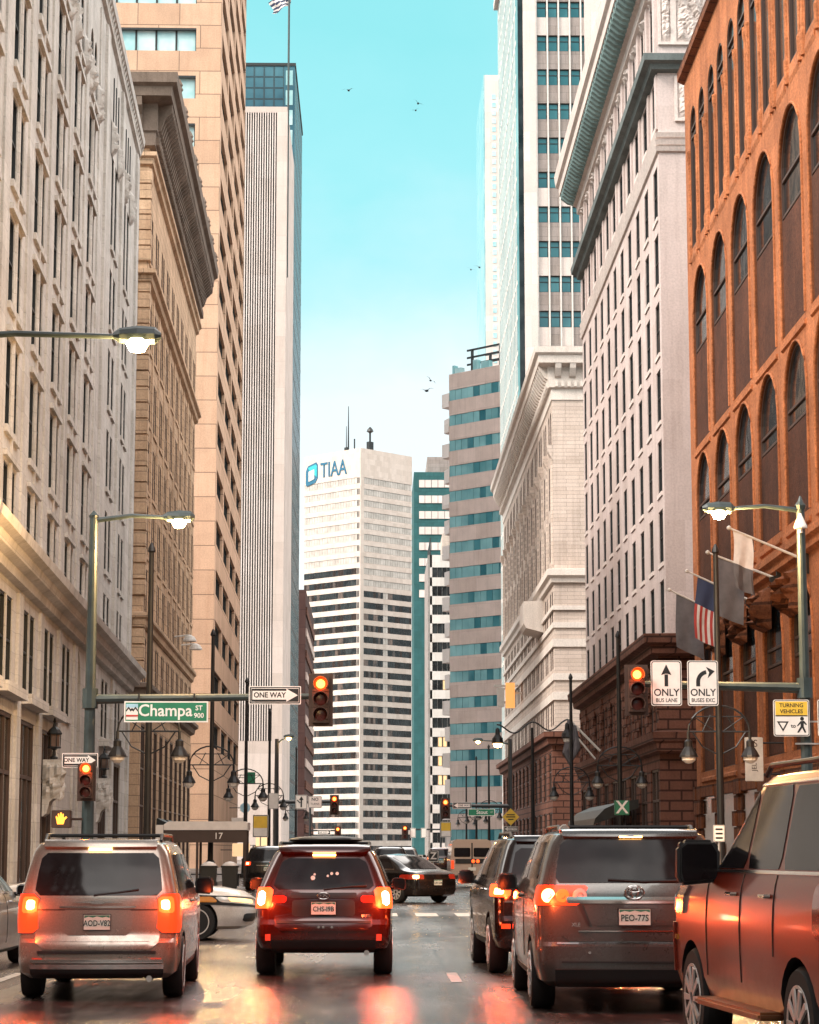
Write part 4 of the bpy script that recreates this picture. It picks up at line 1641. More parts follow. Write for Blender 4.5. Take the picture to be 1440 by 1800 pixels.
# ---------------------------------------------------------------- signal mast on the left, far side of the crossing
YM = 58.0
def left_mast():
    b = atY(153, 1500, YM)
    x0 = b.x
    t = thing('signal_mast', 'dark green signal pole at the left with Champa street sign and lit lamp', 'signal mast', (x0, YM, .15))
    m = MB()
    m.tube([(0, 0, 0), (0, 0, .35)], [.26, .2], 12)
    m.tube([(0, 0, .3), (0, 0, 9.9)], [.165, .105], 12)
    m.lathe([(.12, 9.9), (.13, 9.95), (.02, 10.08)], n=10)
    m.build('pole', MT('pole_green'), t)
    za = atY(300, 1228, YM).z - .15
    a = MB()
    xe = atY(548, 1225, YM).x - x0
    a.tube([(0, 0, za - .02), (xe, 0, za + .06)], [.13, .075], 10)
    a.lathe([(.2, za - .25), (.2, za + .25)], n=10)
    a.build('mast_arm', MT('pole_green'), t)
    zl = atY(308, 914, YM).z - .15
    cobra(t, (0, 0, zl - .02), (atY(298, 914, YM).x - x0, 0, zl), 1600)
    # Champa street sign
    c = atY(293.5, 1252, YM)
    x, z = c.x - x0, c.z - .15
    w, h = 2.12, .53
    s = MB()
    s.box(x - w / 2, x + w / 2, -.22, -.2, z - h / 2, z + h / 2)
    s.box(x - w / 2 + .035, x + w / 2 - .035, -.224, -.2202, z - h / 2 + .035, z + h / 2 - .035, 1)
    for q in (-.7, .7):
        s.box(x + q - .02, x + q + .02, -.2, -.1, z + h / 2 - .1, z + h / 2 + .2, 2)
    sg = s.build('street_sign', [MT('sign_white'), MT('sign_green'), MT('pole_black')], t)
    text('lettering', 'Champa', .42, MT('sign_white'), sg, facing(x - .02, -.227, z + .02), .003, bold=.006, sx=.98)
    text('lettering', 'ST', .17, MT('sign_white'), sg, facing(x + .83, -.227, z + .09), .003, bold=.003)
    text('lettering', '900', .17, MT('sign_white'), sg, facing(x + .83, -.227, z - .10), .003, bold=.003)
    e = MB()
    ex = x - w / 2 + .05
    def P(pts, mi, d):
        e.prism([(ex + a_ * .30, z - .20 + b_ * .40) for a_, b_ in pts], -.2245 - d, -.2242, 'y', mi)
    P([(0, 0), (1, 0), (1, 1), (0, 1)], 0, .002)
    P([(0, .75), (1, .75), (1, 1), (0, 1)], 1, .004)
    P([(0, .3), (1, .3), (1, .62), (.78, .82), (.62, .66), (.5, .74), (.38, .66), (.22, .82), (0, .62)], 2, .006)
    P([(0, .22), (1, .22), (1, .48), (.78, .68), (.62, .5), (.5, .58), (.38, .5), (.22, .68), (0, .48)], 0, .008)
    P([(0, .2), (1, .2), (1, .30), (0, .30)], 3, .010)
    e.build('city_emblem', [MT('sign_white'), MT('sign_sky'), MT('sign_black'), MT('sign_red')], sg)
    # ONE WAY on the arm, signal at its end
    c = atY(484, 1223, YM)
    arrow_sign(t, c.x - x0, -.2, c.z - .15, 1.32, .46)
    c = atY(564, 1277, YM)
    signal_head(t, c.x - x0, -.1, c.z - .15 + .08, s=1.06)
    # pole mounted ONE WAY, signal and walk signal
    c = atY(143, 1337, YM)
    arrow_sign(t, c.x - x0, -.25, c.z - .15, .90, .36)
    c = atY(154, 1404, YM)
    signal_head(t, c.x - x0, -.28, c.z - .15, s=.80)
    c = atY(110, 1440, YM)
    x, z = c.x - x0, c.z - .15
    p = MB()
    p.box(x - .24, x + .24, -.3, .0, z - .22, z + .22)
    p.box(x + .2, -.05, -.1, -.05, z - .03, z + .03)
    pb = p.build('walk_signal', MT('housing'), t, bevel=.015)
    hm = MB()
    # raised hand pictogram
    hm.prism([(x - .09, z - .13), (x + .07, z - .13), (x + .10, z - .02), (x + .16, z + .04), (x + .13, z + .07), (x + .07, z + .03), (x + .07, z + .13), (x + .04, z + .13), (x + .03, z + .04), (x + .02, z + .16), (x - .02, z + .16), (x - .02, z + .04), (x - .05, z + .14), (x - .08, z + .13), (x - .06, z + .02), (x - .11, z + .08), (x - .13, z + .06)], -.306, -.3005, 'y')
    hm.build('hand_symbol', MT('hand_orange'), pb)
    return t
left_mast()

# near corner lamp whose pole stands outside the frame
def near_lamp():
    Y = 38.0
    t = thing('street_lamp', 'lit street lamp on a long dark arm reaching in from the left edge', 'street lamp', (-8.0, Y, .15), group='lit street lamps')
    m = MB()
    zl = atY(228, 600, Y).z - .15
    m.tube([(0, 0, 0), (0, 0, zl)], [.16, .1], 12)
    m.build('pole', MT('pole_green'), t)
    cobra(t, (0, 0, zl), (atY(216, 600, Y).x + 8.0, 0, zl + .02), 900)
near_lamp()

# ---------------------------------------------------------------- signal mast on the right
def right_mast():
    Y = 57.0
    x0 = atY(1420, 1400, Y).x
    t = thing('signal_mast', 'dark signal pole at the right with lane control signs and lit lamp', 'signal mast', (x0, Y, .15))
    m = MB()
    m.tube([(0, 0, 0), (0, 0, .35)], [.26, .2], 12)
    m.tube([(0, 0, .3), (0, 0, 10.0)], [.165, .105], 12)
    m.lathe([(.17, 9.55), (.17, 9.62), (.1, 9.64)], n=10)
    m.lathe([(.12, 10.0), (.15, 10.1), (.08, 10.2), (.02, 10.35)], n=10)
    m.build('pole', MT('pole_green'), t)
    zl = atY(1268, 897, Y).z - .15
    cobra(t, (0, 0, zl), (atY(1281, 897, Y).x - x0, 0, zl - .02), 2600)
    c = atY(1406, 920, Y)
    k = MB()
    k.lathe([(.03, .24), (.05, .18), (.14, -.02), (.17, -.1), (.17, -.14), (.06, -.16), (.06, -.26)], (c.x - x0, -.1, c.z - .15), 12)
    k.build('camera_dome', MT('bell_white'), t)
    za = atY(1340, 1206, Y).z - .15
    a = MB()
    xe = atY(1105, 1200, Y).x - x0
    a.tube([(0, 0, za - .05), (xe, 0, za + .06)], [.14, .075], 10)
    a.lathe([(.2, za - .3), (.2, za + .2)], n=10)
    a.build('mast_arm', MT('pole_green'), t)
    c = atY(1119, 1252, Y)
    signal_head(t, c.x - x0, -.05, c.z - .15, s=1.0)
    for u, w1, w2, curved in ((1169.5, 'ONLY', 'BUS LANE', 0), (1233.5, 'ONLY', 'BUSES EXC', 1)):
        c = atY(u, 1202, Y)
        x, z = c.x - x0, c.z - .15
        p = plate_sign(t, 'lane_sign', .77, 1.13, None, .06, .035, at=(x, -.22, z))
        text('lettering', w1, .25, MT('sign_black'), p, facing(x, -.2275, z - .24), .002, bold=.004, sx=.95)
        text('lettering', w2, .135, MT('sign_black'), p, facing(x, -.2275, z - .43), .002, bold=.002, sx=.9)
        q = MB()
        if not curved:
            q.prism([(x - .045, z - .08), (x + .045, z - .08), (x + .045, z + .22), (x - .045, z + .22)], -.229, -.2265, 'y')
            q.prism([(x - .13, z + .20), (x, z + .47), (x + .13, z + .20), (x + .03, z + .235), (x - .03, z + .235)], -.2295, -.227, 'y')
        else:
            pts_o, pts_i = [], []
            for k_ in range(9):
                a_ = R(180 - 80 * k_ / 8)
                pts_o.append((x + .13 + .30 * math.cos(a_), z + .03 + .30 * math.sin(a_)))
                pts_i.append((x + .13 + .20 * math.cos(a_), z + .03 + .20 * math.sin(a_)))
            q.prism([(x - .17, z - .08), (x - .07, z - .08)] + pts_i + pts_o[::-1], -.229, -.2265, 'y')
            q.prism([(x + .08, z + .41), (x + .30, z + .30), (x + .12, z + .12), (x + .16, z + .27)], -.2295, -.227, 'y')
        q.build('arrow', MT('sign_black'), p)
    # yield to walkers sign on the pole
    for u, cut in ((1388.5, 0), (1466, 1)):
        c = atY(u, 1263, Y)
        x, z = c.x - x0, c.z - .15
        p = plate_sign(t, 'turning_sign', .90, .91, None, .05, .03, at=(x, -.24, z))
        q = MB()
        q.prism([(x - .40, z + .07), (x + .40, z + .07), (x + .40, z + .41), (x - .40, z + .41)], -.249, -.2465, 'y', 0)
        q.prism([(x - .40, z + .04), (x + .40, z + .04), (x + .40, z + .066), (x - .40, z + .066)], -.249, -.2465, 'y', 1)
        for r0, mi, d in ((.17, 1, 0), (.10, 2, .003)):
            q.prism([(x - .22 + r0 * math.cos(R(a_)), z - .17 + r0 * math.sin(R(a_))) for a_ in (-90, 30, 150)], -.2485 - d, -.2466 - d * .5, 'y', mi)
        # walking figure
        fx, fz = x + .26, z - .18
        q.prism([(fx + .05 * math.cos(R(a_)), fz + .16 + .05 * math.sin(R(a_))) for a_ in range(0, 360, 30)], -.2485, -.2466, 'y', 1)
        q.prism([(fx - .04, fz + .10), (fx + .05, fz + .11), (fx + .12, fz + .02), (fx + .10, fz), (fx + .04, fz + .05), (fx + .04, fz - .04), (fx + .10, fz - .18), (fx + .06, fz - .19), (fx, fz - .07), (fx - .09, fz - .19), (fx - .13, fz - .18), (fx - .04, fz - .03), (fx - .04, fz + .04), (fx - .11, fz - .03), (fx - .13, fz - .01)], -.2485, -.2466, 'y', 1)
        q.build('pictogram', [MT('sign_yellow'), MT('sign_black'), MT('sign_white')], p)
        text('lettering', 'TURNING', .135, MT('sign_black'), p, facing(x, -.251, z + .31), .002, bold=.002)
        text('lettering', 'VEHICLES', .135, MT('sign_black'), p, facing(x, -.251, z + .16), .002, bold=.002)
        text('lettering', 'to', .14, MT('sign_black'), p, facing(x + .04, -.249, z - .2), .002, bold=.002)
    s = MB()
    for z in (4.05, 4.6):
        s.box(-.3, .3, -.2, -.12, z, z + .04)
    s.build('sign_bracket', MT('galvanised'), t)
    return t
right_mast()

# ---------------------------------------------------------------- tall twin-lantern posts along both kerbs
def twin_post():
    t = thing('lamp_post', '', 'lamp post', (0, 0, .14), 0, 'tall twin-lantern posts along the kerbs')
    m = MB()
    m.lathe([(.3, 0), (.3, .15), (.2, .25), (.17, .9), (.2, .95), (.13, 1.05)], n=12)
    m.tube([(0, 0, 1), (0, 0, 10.3)], [.12, .075], 10)
    m.lathe([(.075, 10.3), (.12, 10.35), (.1, 10.45), (.03, 10.6)], n=8)
    m.build('post', MT('pole_black'), t)
    a = MB()
    r = .92
    a.tube([(r * math.cos(R(180 * k / 12)), 0, 4.95 + .78 * math.sin(R(180 * k / 12))) for k in range(13)], .035, 6)
    a.tube([(-r, 0, 4.95), (r, 0, 4.95)], .03, 6)
    a.tube([(-.7, 0, 5.4), (.7, 0, 5.4)], .022, 6)
    for s in (-1, 1):
        a.tube([(s * .1, 0, 4.3), (s * .5, 0, 4.5), (s * .8, 0, 4.95)], .025, 6)
        a.tube([(s * .5, 0, 4.95), (s * .25, 0, 5.45)], .02, 6)
        a.tube([(s * r, 0, 4.95), (s * r, 0, 4.7)], .05, 6)
        a.tube([(s * .1, 0, 4.95), (s * .75, 0, 5.4)], .018, 6)
    a.build('arch_frame', MT('pole_black'), t)
    for s in (-1, 1):
        b = MB()
        b.lathe([(.06, 4.72), (.12, 4.66), (.12, 4.5), (.2, 4.38), (.27, 4.25), (.28, 4.2)], (s * r, 0, 0), 12)
        lb = b.build('lantern', MT('pole_black'), t)
        g_ = MB()
        g_.lathe([(.22, 4.199), (.2, 4.10), (.10, 4.02), (.02, 4.0)], (s * r, 0, 0), 12)
        g_.build('lantern_glass', MT('bell_white'), lb)
    return t
tp = twin_post()
posts = [(10.25, 68, 'twin-lantern post standing in front of the red sandstone arches'), (-6.75, 68, 'twin-lantern post below the Champa street sign, nearest on the left'),
         (-6.8, 95, 'second twin-lantern post on the left kerb, beside the shelter'), (10.2, 95.5, 'twin-lantern post at the corner of the brown rusticated base, carrying the white X box'),
         (10.2, 119, 'twin-lantern post in front of the grey office base, with furled flag behind'), (-6.9, 122, 'left kerb twin-lantern post next after the shelter'),
         (-6.9, 149, 'left kerb twin-lantern post in front of the tan slab foot'), (9.9, 200, 'slim twin-lantern post beyond the Stout sign, tallest of the far three'),
         (9.9, 225, 'slim far twin-lantern post between its two neighbours on the right kerb'), (9.9, 250, 'slimmest far twin-lantern post, last on the right kerb'), (-7.1, 205, 'small far twin-lantern post on the left kerb before the finned tower')]
for i, (x, y, lb) in enumerate(posts):
    if i == 0:
        tp.location = (x, y, .14)
        tp['label'] = lb
    else:
        dup(tp, (x, y, .14), 0, lb)

# wave-armed lamp
def wave_lamp():
    Y = 131
    x0 = atY(936, 1300, Y).x
    t = thing('wave_lamp', 'black lamp post with wave shaped double arm and two hanging lanterns', 'lamp post', (x0, Y, .14))
    m = MB()
    m.tube([(0, 0, 0), (0, 0, 8.4)], [.13, .08], 8)
    m.build('post', MT('pole_black'), t)
    a = MB()
    a.tube([(-2.05 + 4.1 * k / 24, 0, 8.3 + .28 * math.sin(2 * math.pi * (k / 24 * 2 - .75)) + .3 * k / 24) for k in range(25)], .05, 6)
    a.build('wave_arm', MT('pole_black'), t)
    for s, z in ((-1, 8.3), (1, 8.6)):
        b = MB()
        b.lathe([(.05, .1), (.12, 0), (.14, -.3), (.3, -.5), (.34, -.75), (.3, -.8)], (s * 2.0, 0, z), 10)
        l = b.build('lantern', MT('pole_black'), t)
        g_ = MB()
        g_.lathe([(.26, -.805), (.2, -1.0), (.03, -1.05)], (s * 2.0, 0, z), 10)
        g_.build('lantern_glass', MT('lamp_far' if s < 0 else 'bell_white'), l)
wave_lamp()

# the X box on its post
def x_box():
    Y = 94.0
    c = atY(1093, 1420, Y)
    t = thing('transit_signal', 'small green box with big white X on the post by the red arches', 'signal box', (c.x, Y, c.z))
    m = MB()
    m.box(-.3, .3, -.15, .12, -.3, .3)
    m.box(-.06, .06, .12, 1.5, -.06, .06)
    m.build('housing', MT('sign_green'), t, bevel=.02)
    text('lettering', 'X', .72, MT('sign_white'), t, facing(0, -.156, 0), .006, bold=.012, sx=.95)
x_box()

# ---------------------------------------------------------------- Stout Street masts
def stout_right():
    Y = 178
    x0 = atY(897, 1400, Y).x
    t = thing('signal_mast', 'farther signal pole on the right with Stout street sign and left pointing arrow', 'signal mast', (x0, Y, .15))
    m = MB()
    m.tube([(0, 0, 0), (0, 0, 10)], [.22, .15], 8)
    m.build('pole', MT('pole_black'), t)
    za = atY(840, 1417, Y).z - .15
    a = MB()
    xe = atY(783, 1417, Y).x - x0
    a.tube([(0, 0, za), (xe, 0, za + .05)], [.16, .11], 8)
    a.build('mast_arm', MT('pole_black'), t)
    cobra(t, (0, 0, 9.6), (atY(846, 1303, Y).x - x0, 0, atY(846, 1303, Y).z - .15), 150, True)
    c = atY(783, 1437, Y)
    signal_head(t, c.x - x0, -.2, c.z - .15, s=1.25)
    c = atY(812, 1416, Y)
    arrow_sign(t, c.x - x0, -.3, c.z - .15, 1.45, .52, True)
    c = atY(846, 1428, Y)
    x, z = c.x - x0, c.z - .15
    s = MB()
    s.box(x - 1.05, x + 1.05, -.32, -.3, z - .27, z + .27)
    s.box(x - 1.0, x + 1.0, -.325, -.3205, z - .23, z + .23, 1)
    sg = s.build('street_sign', [MT('sign_white'), MT('sign_green')], t)
    text('lettering', 'Stout', .40, MT('sign_white'), sg, facing(x + .05, -.33, z), .004, bold=.006)
    text('lettering', 'ST', .16, MT('sign_white'), sg, facing(x + .8, -.33, z), .004)
stout_right()
def stout_left():
    Y = 178
    x0 = atY(486, 1400, Y).x
    t = thing('signal_mast', 'farther signal pole on the left with lane arrow sign by the finned tower', 'signal mast', (x0, Y, .15))
    m = MB()
    m.tube([(0, 0, 0), (0, 0, 10)], [.22, .15], 8)
    m.build('pole', MT('pole_black'), t)
    za = atY(540, 1410, Y).z - .15
    a = MB()
    a.tube([(0, 0, za), (atY(590, 1410, Y).x - x0, 0, za + .05)], [.16, .11], 8)
    a.build('mast_arm', MT('pole_black'), t)
    cobra(t, (0, 0, 9.6), (atY(503, 1299, Y).x - x0, 0, atY(503, 1299, Y).z - .15), 150, True)
    c = atY(588, 1430, Y)
    signal_head(t, c.x - x0, -.2, c.z - .15, s=1.2)
    c = atY(530, 1410, Y)
    x, z = c.x - x0, c.z - .15
    p = plate_sign(t, 'lane_sign', .9, 1.1, None, .05, .05, at=(x, -.3, z))
    q = MB()
    q.prism([(x - .06, z - .4), (x + .06, z - .4), (x + .06, z + .2), (x - .06, z + .2)], -.312, -.307, 'y')
    q.prism([(x - .18, z + .15), (x, z + .45), (x + .18, z + .15)], -.313, -.308, 'y')
    q.prism([(x - .35, z + .12), (x - .12, z - .1), (x - .05, z - .05), (x - .28, z + .18)], -.3125, -.3075, 'y')
    q.build('arrow', MT('sign_black'), p)
    c = atY(554, 1410, Y)
    x, z = c.x - x0, c.z - .15
    p = plate_sign(t, 'turn_sign', 1.05, .9, None, .05, .05, at=(x, -.3, z))
    text('lettering', 'NO', .34, MT('sign_black'), p, facing(x, -.31, z + .2), .003, bold=.006)
    text('lettering', 'TURNS', .22, MT('sign_black'), p, facing(x, -.31, z - .15), .003)
stout_left()
def far_mast(u0, ua, us, v, Y, label, signs, arrow=None):
    x0 = atY(u0, 1470, Y).x
    t = thing('signal_mast', label, 'signal mast', (x0, Y, .1))
    m = MB()
    m.tube([(0, 0, 0), (0, 0, 8)], .16, 6)
    za = atY(ua, v - 4, Y).z - .1
    m.tube([(0, 0, za), (atY(us, v, Y).x - x0, 0, za)], .12, 6)
    m.build('pole', MT('pole_black'), t)
    c = atY(us, v + 12, Y)
    signal_head(t, c.x - x0, -.2, c.z - .1, s=1.5)
    for u in signs:
        c = atY(u, v + 2, Y)
        plate_sign(t, 'lane_sign', .75, 1.3, None, .05, .08, at=(c.x - x0, -.3, c.z - .1))
    if arrow:
        c = atY(arrow, v - 1, Y)
        arrow_sign(t, c.x - x0, -.3, c.z - .1, 1.7, .7)
far_mast(545, 570, 594, 1464, 310, 'farthest signal pole on the left with right pointing one way plate', (), 570)
far_mast(775, 740, 712, 1462, 310, 'farthest signal pole on the right with two small white lane signs', (726, 745))

# ---------------------------------------------------------------- small signs
def post_sign(name, label, cat, u, v, Y, build, top=None, mat='galvanised'):
    c = atY(u, v, Y)
    t = thing(name, label, cat, (c.x, Y, .14))
    m = MB()
    m.tube([(0, .04, 0), (0, .04, (top or c.z) - .14)], .035, 6)
    m.build('post', MT(mat), t)
    build(t, c.z - .14)
    return t
def diamond(t, z):
    m = MB()
    r = .56
    m.prism([(0, z - r), (r, z), (0, z + r), (-r, z)], -.02, 0, 'y', 0)
    for k, w in ((.14, .26), (0, .3), (-.16, .18)):
        m.prism([(-w, z + k - .035), (w, z + k - .035), (w, z + k + .035), (-w, z + k + .035)], -.025, -.0205, 'y', 1)
    m.build('diamond_plate', [MT('sign_yellow'), MT('sign_black')], t)
    arrow_sign(t, 0, -.02, z - .78, .92, .34, True)
post_sign('warning_sign', 'yellow diamond warning sign with small left arrow plate on the right pavement', 'sign', 898, 1436, 150, diamond)
def parking(t, z):
    p = plate_sign(t, 'sign_plate', .32, .46, None, .03, .02, at=(0, -.02, z))
    m = MB()
    for k in range(3):
        m.box(-.10, .10, -.03, -.0265, z - .15 + k * .12, z - .10 + k * .12)
    m.build('printed_bars', MT('sign_black'), p)
post_sign('parking_sign', 'small white parking sign on a post by the red building', 'sign', 1264, 1465, 64, parking)
def yellow_walk(t, z):
    p = plate_sign(t, 'sign_plate', .8, 1.15, None, .04, .05, 'sign_white', 'sign_black', at=(0, -.02, z))
    m = MB()
    m.box(-.35, .35, -.035, -.027, z - .1, z + .5)
    m.build('yellow_face', MT('sign_yellow'), p)
post_sign('turning_sign', 'small yellow and white walker sign beyond the white sedan on the left', 'sign', 458, 1452, 118, yellow_walk)
post_sign('turning_sign', 'small yellow and white walker sign beyond the beige bus', 'sign', 784, 1458, 172, yellow_walk)
def letter_z(t, z):
    p = plate_sign(t, 'sign_plate', .55, .6, None, .03, .04, 'sign_black', 'sign_white', at=(0, -.02, z))
    text('lettering', 'Z', .5, MT('sign_white'), p, facing(0, -.03, z), .004, bold=.01)
post_sign('letter_sign', 'little black sign with white letter Z left of the beige bus', 'sign', 762, 1505, 120, letter_z)
def white_board(t, z):
    plate_sign(t, 'sign_plate', .6, .95, None, .03, .03, at=(0, -.02, z))
post_sign('notice_sign', 'plain white notice on a thin post beyond the shelter', 'sign', 481, 1408, 140, white_board)

# ---------------------------------------------------------------- bus shelter
def shelter():
    Y = 93.0
    a, b = atY(276, 1460, Y), atY(436, 1460, Y)
    t = thing('bus_shelter', 'dark bus shelter with white roof and route number 17 on its fascia', 'bus shelter', (a.x, Y, .14))
    w = b.x - a.x
    z1 = atY(350, 1444, Y).z - .14
    z0 = atY(350, 1481, Y).z - .14
    r_ = MB()
    zr = atY(350, 1459, Y).z - .14
    r_.prism([(.3, zr), (w, zr), (w, z1 - .04), (w - .1, z1), (.5, z1), (.3, z1 - .12)], -.3, 1.7, 'y')
    r_.build('roof', MT('sign_white'), t)
    f = MB()
    f.box(.32, w - .02, -.25, -.18, z0, zr - .004)
    f.build('fascia', MT('frame_brown'), t)
    text('lettering', '17', .36, MT('sign_white'), t, facing(w * .68, -.256, (z0 + zr) / 2), .004, bold=.003)
    p = MB()
    for x in (.4, w * .45, w - .1):
        for y in (-.2, 1.6):
            p.box(x - .05, x + .05, y - .05, y + .05, 0, z0 if y < 0 else zr - .004)
    p.build('post', MT('frame_brown'), t)
    e = MB()
    e.box(-.02, .28, -.3, -.2, z0 - .2, zr + .2)
    e.build('side_panel', MT('sign_white'), t)
    s = MB()
    s.box(.6, w - .3, 1.1, 1.5, .45, .5)
    s.box(.7, .78, 1.2, 1.4, 0, .45)
    s.box(w - .5, w - .42, 1.2, 1.4, 0, .45)
    s.build('bench', MT('frame_dark'), t)
shelter()

def planter(u, Y, label):
    c = atY(u, 1550, Y)
    t = thing('planter', label, 'planter', (c.x, Y, .145), 0, 'snow capped planters near the shelter')
    m = MB()
    m.prism([(-.26, 0), (.26, 0), (.30, .78), (-.30, .78)], -.3, .3, 'y')
    m.box(-.33, .33, -.33, .33, .78, .86)
    m.build('tub', MT('pole_black'), t, bevel=.015)
    s = MB()
    s.lathe([(.30, .861), (.27, .92), (.16, .99), (.03, 1.02)], n=10)
    s.build('snow_cap', MT('sign_white'), t, smooth=True)
planter(367, 88, 'dark tub planter capped with snow, between the champagne minivan and the shelter post')
planter(404, 88, 'dark tub planter capped with snow, nearer the maroon crossover')

# ---------------------------------------------------------------- flags
def cloth(mb, p0, p1, drop, n, m_, wave, mi_fn, seed, shear=0.0):
    """hanging cloth between two points on its pole"""
    r_ = random.Random(seed)
    ph = r_.uniform(0, 6)
    p0, p1 = Vector(p0), Vector(p1)
    P = []
    for j in range(m_ + 1):
        b = j / m_
        row = []
        for i in range(n + 1):
            a = i / n
            q = p0.lerp(p1, a) + Vector((shear * b + wave * .5 * math.sin(5 * b + ph), wave * math.sin(9 * a + 3 * b + ph) * (b * .8 + .1), -drop * b))
            row.append(q)
        P.append(row)
    idx = [[mb.vert(q) for q in row] for row in P]
    for j in range(m_):
        for i in range(n):
            mb.f.append([idx[j][i], idx[j][i + 1], idx[j + 1][i + 1], idx[j + 1][i]])
            mb.m.append(mi_fn(i / n, j / m_))
def wall_flag(base, tip, label, mats, fn, a0, a1, drop, wave, seed, n=14, m_=18, shear=0):
    t = thing('flag', label, 'flag', base, 0, 'flags on poles out of the red building')
    d = Vector(tip) - Vector(base)
    m = MB()
    m.tube([(0, 0, 0), d], [.05, .035], 8)
    m.lathe([(.02, -.08), (.08, -.03), (.08, .03), (.02, .08)], d, 8)
    m.build('flag_pole', MT('bell_white'), t)
    b = MB()
    b.box(-.05, .35, -.09, .09, -.45, .3)
    b.prism([(-.3, -.06), (0, -.4), (0, .15), (-.3, .06)], -.06, .06, 'y')
    b.build('wall_bracket', MT('pole_black'), t)
    c = MB()
    cloth(c, d * a0, d * a1, drop, n, m_, wave, fn, seed, shear)
    c.build('flag_cloth', [MT(q) for q in mats], t, smooth=True)
Yf = 80.8
wall_flag((14.4, 75.5, atY(1432, 985, 75.5).z), (11.85, 75.5, atY(1290, 928, 75.5).z), 'pale flag with blue lower part, twisted on the nearest wall pole', ('flag_white', 'banner_grey'), lambda a, b: 1 if b > .55 else 0, .97, .72, 2.0, .12, 1, 8, 14, .15)
wall_flag((14.4, Yf, atY(1378, 1018, Yf).z), (11.9, Yf, atY(1250, 971, Yf).z), 'large dark grey flag hanging second from the front of the red building', ('banner_grey',), lambda a, b: 0, .90, .50, 2.15, .05, 2)
wall_flag((14.4, 86.3, atY(1334, 1058, 86.3).z), (11.9, 86.3, atY(1213, 1004, 86.3).z), 'striped red and white flag with blue canton hanging third from the front', ('flag_red', 'flag_white', 'flag_blue'), lambda a, b: 2 if (b < .42) else (int(a * 9) % 2), .86, .50, 2.4, .10, 3, 18, 18, -.1)
wall_flag((14.4, 91.6, atY(1292, 1088, 91.6).z), (11.9, 91.6, atY(1181, 1037, 91.6).z), 'plain dark flag hanging farthest along the red building, by the brown cornice', ('banner_grey',), lambda a, b: 0, .90, .45, 2.2, .05, 4)
def furled_flag():
    Y = 141.0
    b = atY(1055, 1320, Y)
    tip = atY(1000, 1264, Y)
    t = thing('furled_flag', 'dark furled flag drooping from slanted white poles on the cream building corner', 'flag', b)
    m = MB()
    d = tip - b
    m.tube([(0, 0, 0), d], .08, 6)
    m.tube([(-.3, 0, -.5), d + Vector((.2, 0, -.75))], .06, 6)
    m.build('flag_pole', MT('bell_white'), t)
    c = MB()
    c.tube([d + Vector((.05, 0, 0)), d + Vector((.15, .05, -1.0)), d + Vector((-.15, 0, -2.1)), d + Vector((.1, 0, -2.9))], [.15, .33, .28, .06], 8)
    c.tube([d * .8, d * .8 + Vector((.1, 0, -1.4)), d * .8 + Vector((-.3, 0, -2.3))], [.1, .25, .05], 8)
    c.build('flag_cloth', MT('banner_grey'), t, smooth=True)
furled_flag()
def roof_flag():
    Y = 338
    x0 = atY(506, 300, Y).x
    t = thing('flagpole', 'tall blue grey flagpole on the finned tower with a striped flag at the top edge', 'flagpole', (x0, Y, 113.9))
    m = MB()
    m.tube([(0, 0, -26), (0, 0, 26)], .16, 8)
    m.build('flag_pole', MT('pole_green'), t)
    z1 = atY(500, 2, Y).z - 113.9
    c = MB()
    cloth(c, (-.3, 0, z1 + 1.5), (-3.0, .4, z1 - .1), 2.0, 12, 14, .5, lambda a, b: int(b * 7 + a * 2) % 2, 6, .5)
    c.build('flag_cloth', [MT('flag_white'), MT('flag_blue')], t, smooth=True)
roof_flag()

# ---------------------------------------------------------------- projecting lit sign, awning on the right
def lit_sign():
    Y = 226
    c = atY(897, 1218, Y)
    t = thing('projecting_sign', 'small glowing orange projecting sign on the cream building', 'sign', c)
    m = MB()
    m.box(-.45, .45, -.3, .3, -1.5, 1.0)
    m.build('sign_box', MT('sign_glow'), t)
    k = MB()
    k.box(-1.6, .8, -.2, .2, .6, .8)
    k.box(-1.3, -.6, -.25, .25, -1.4, .5)
    k.box(.3, 1.4, .4, .6, -.1, .1)
    k.build('sign_frame', MT('frame_white'), t)
lit_sign()
def awning():
    t = thing('awning', 'broad dark awning curving over the pavement by the grey office', 'awning', (13.9, 121, 2.9))
    m = MB()
    pr = [(-2.4, .0), (-2.3, .35), (-1.8, .85), (-1.0, 1.2), (0, 1.35), (0, .9), (-1, .5), (-2.2, .1)]
    m.prism(pr, 0, 17, 'y')
    m.build('canopy', MT('pole_black'), t)
    b = MB()
    for y in (.3, 8.5, 16.6):
        b.tube([(-2.2, y, .05), (-2.2, y, -2.7)], .05, 6)
    b.build('post', MT('pole_black'), t)
awning()

def shop_sign(u, v, Y, w, h, label, mat, dark=None, rnd_=False):
    c = atY(u, v, Y)
    t = thing('shop_sign', label, 'shop sign', c)
    m = MB()
    if rnd_:
        m.lathe([(w / 2, -.06), (w / 2, .06)], n=20, axis='y')
    else:
        m.box(-w / 2, w / 2, -.08, .08, -h / 2, h / 2)
    m.build('sign_face', MT(mat), t, bevel=.015)
    b = MB()
    b.tube([(-w / 2 + .02, .0, 0), (-w / 2 - 1.0, 0, 0)], .04, 6)
    if dark:
        b.box(-w * .36, w * .36, -.095, -.082, -h * .12, h * .12)
    b.build('sign_bracket', MT('pole_black'), t)
shop_sign(420, 1447, 205, 1.3, .95, 'white box sign with dark bar low on the left, left of the yellow walker sign', 'board_white', True)
shop_sign(431, 1420, 212, .95, .95, 'round pale blue sign above the white box sign on the left', 'sign_sky', None, True)
shop_sign(424, 1494, 196, 1.5, 1.1, 'warm glowing shop panel at street level beside the tan slab', 'shop_glow')
shop_sign(462, 1486, 262, 1.6, 2.0, 'tall warm glowing shop panel before the finned tower', 'shop_glow')
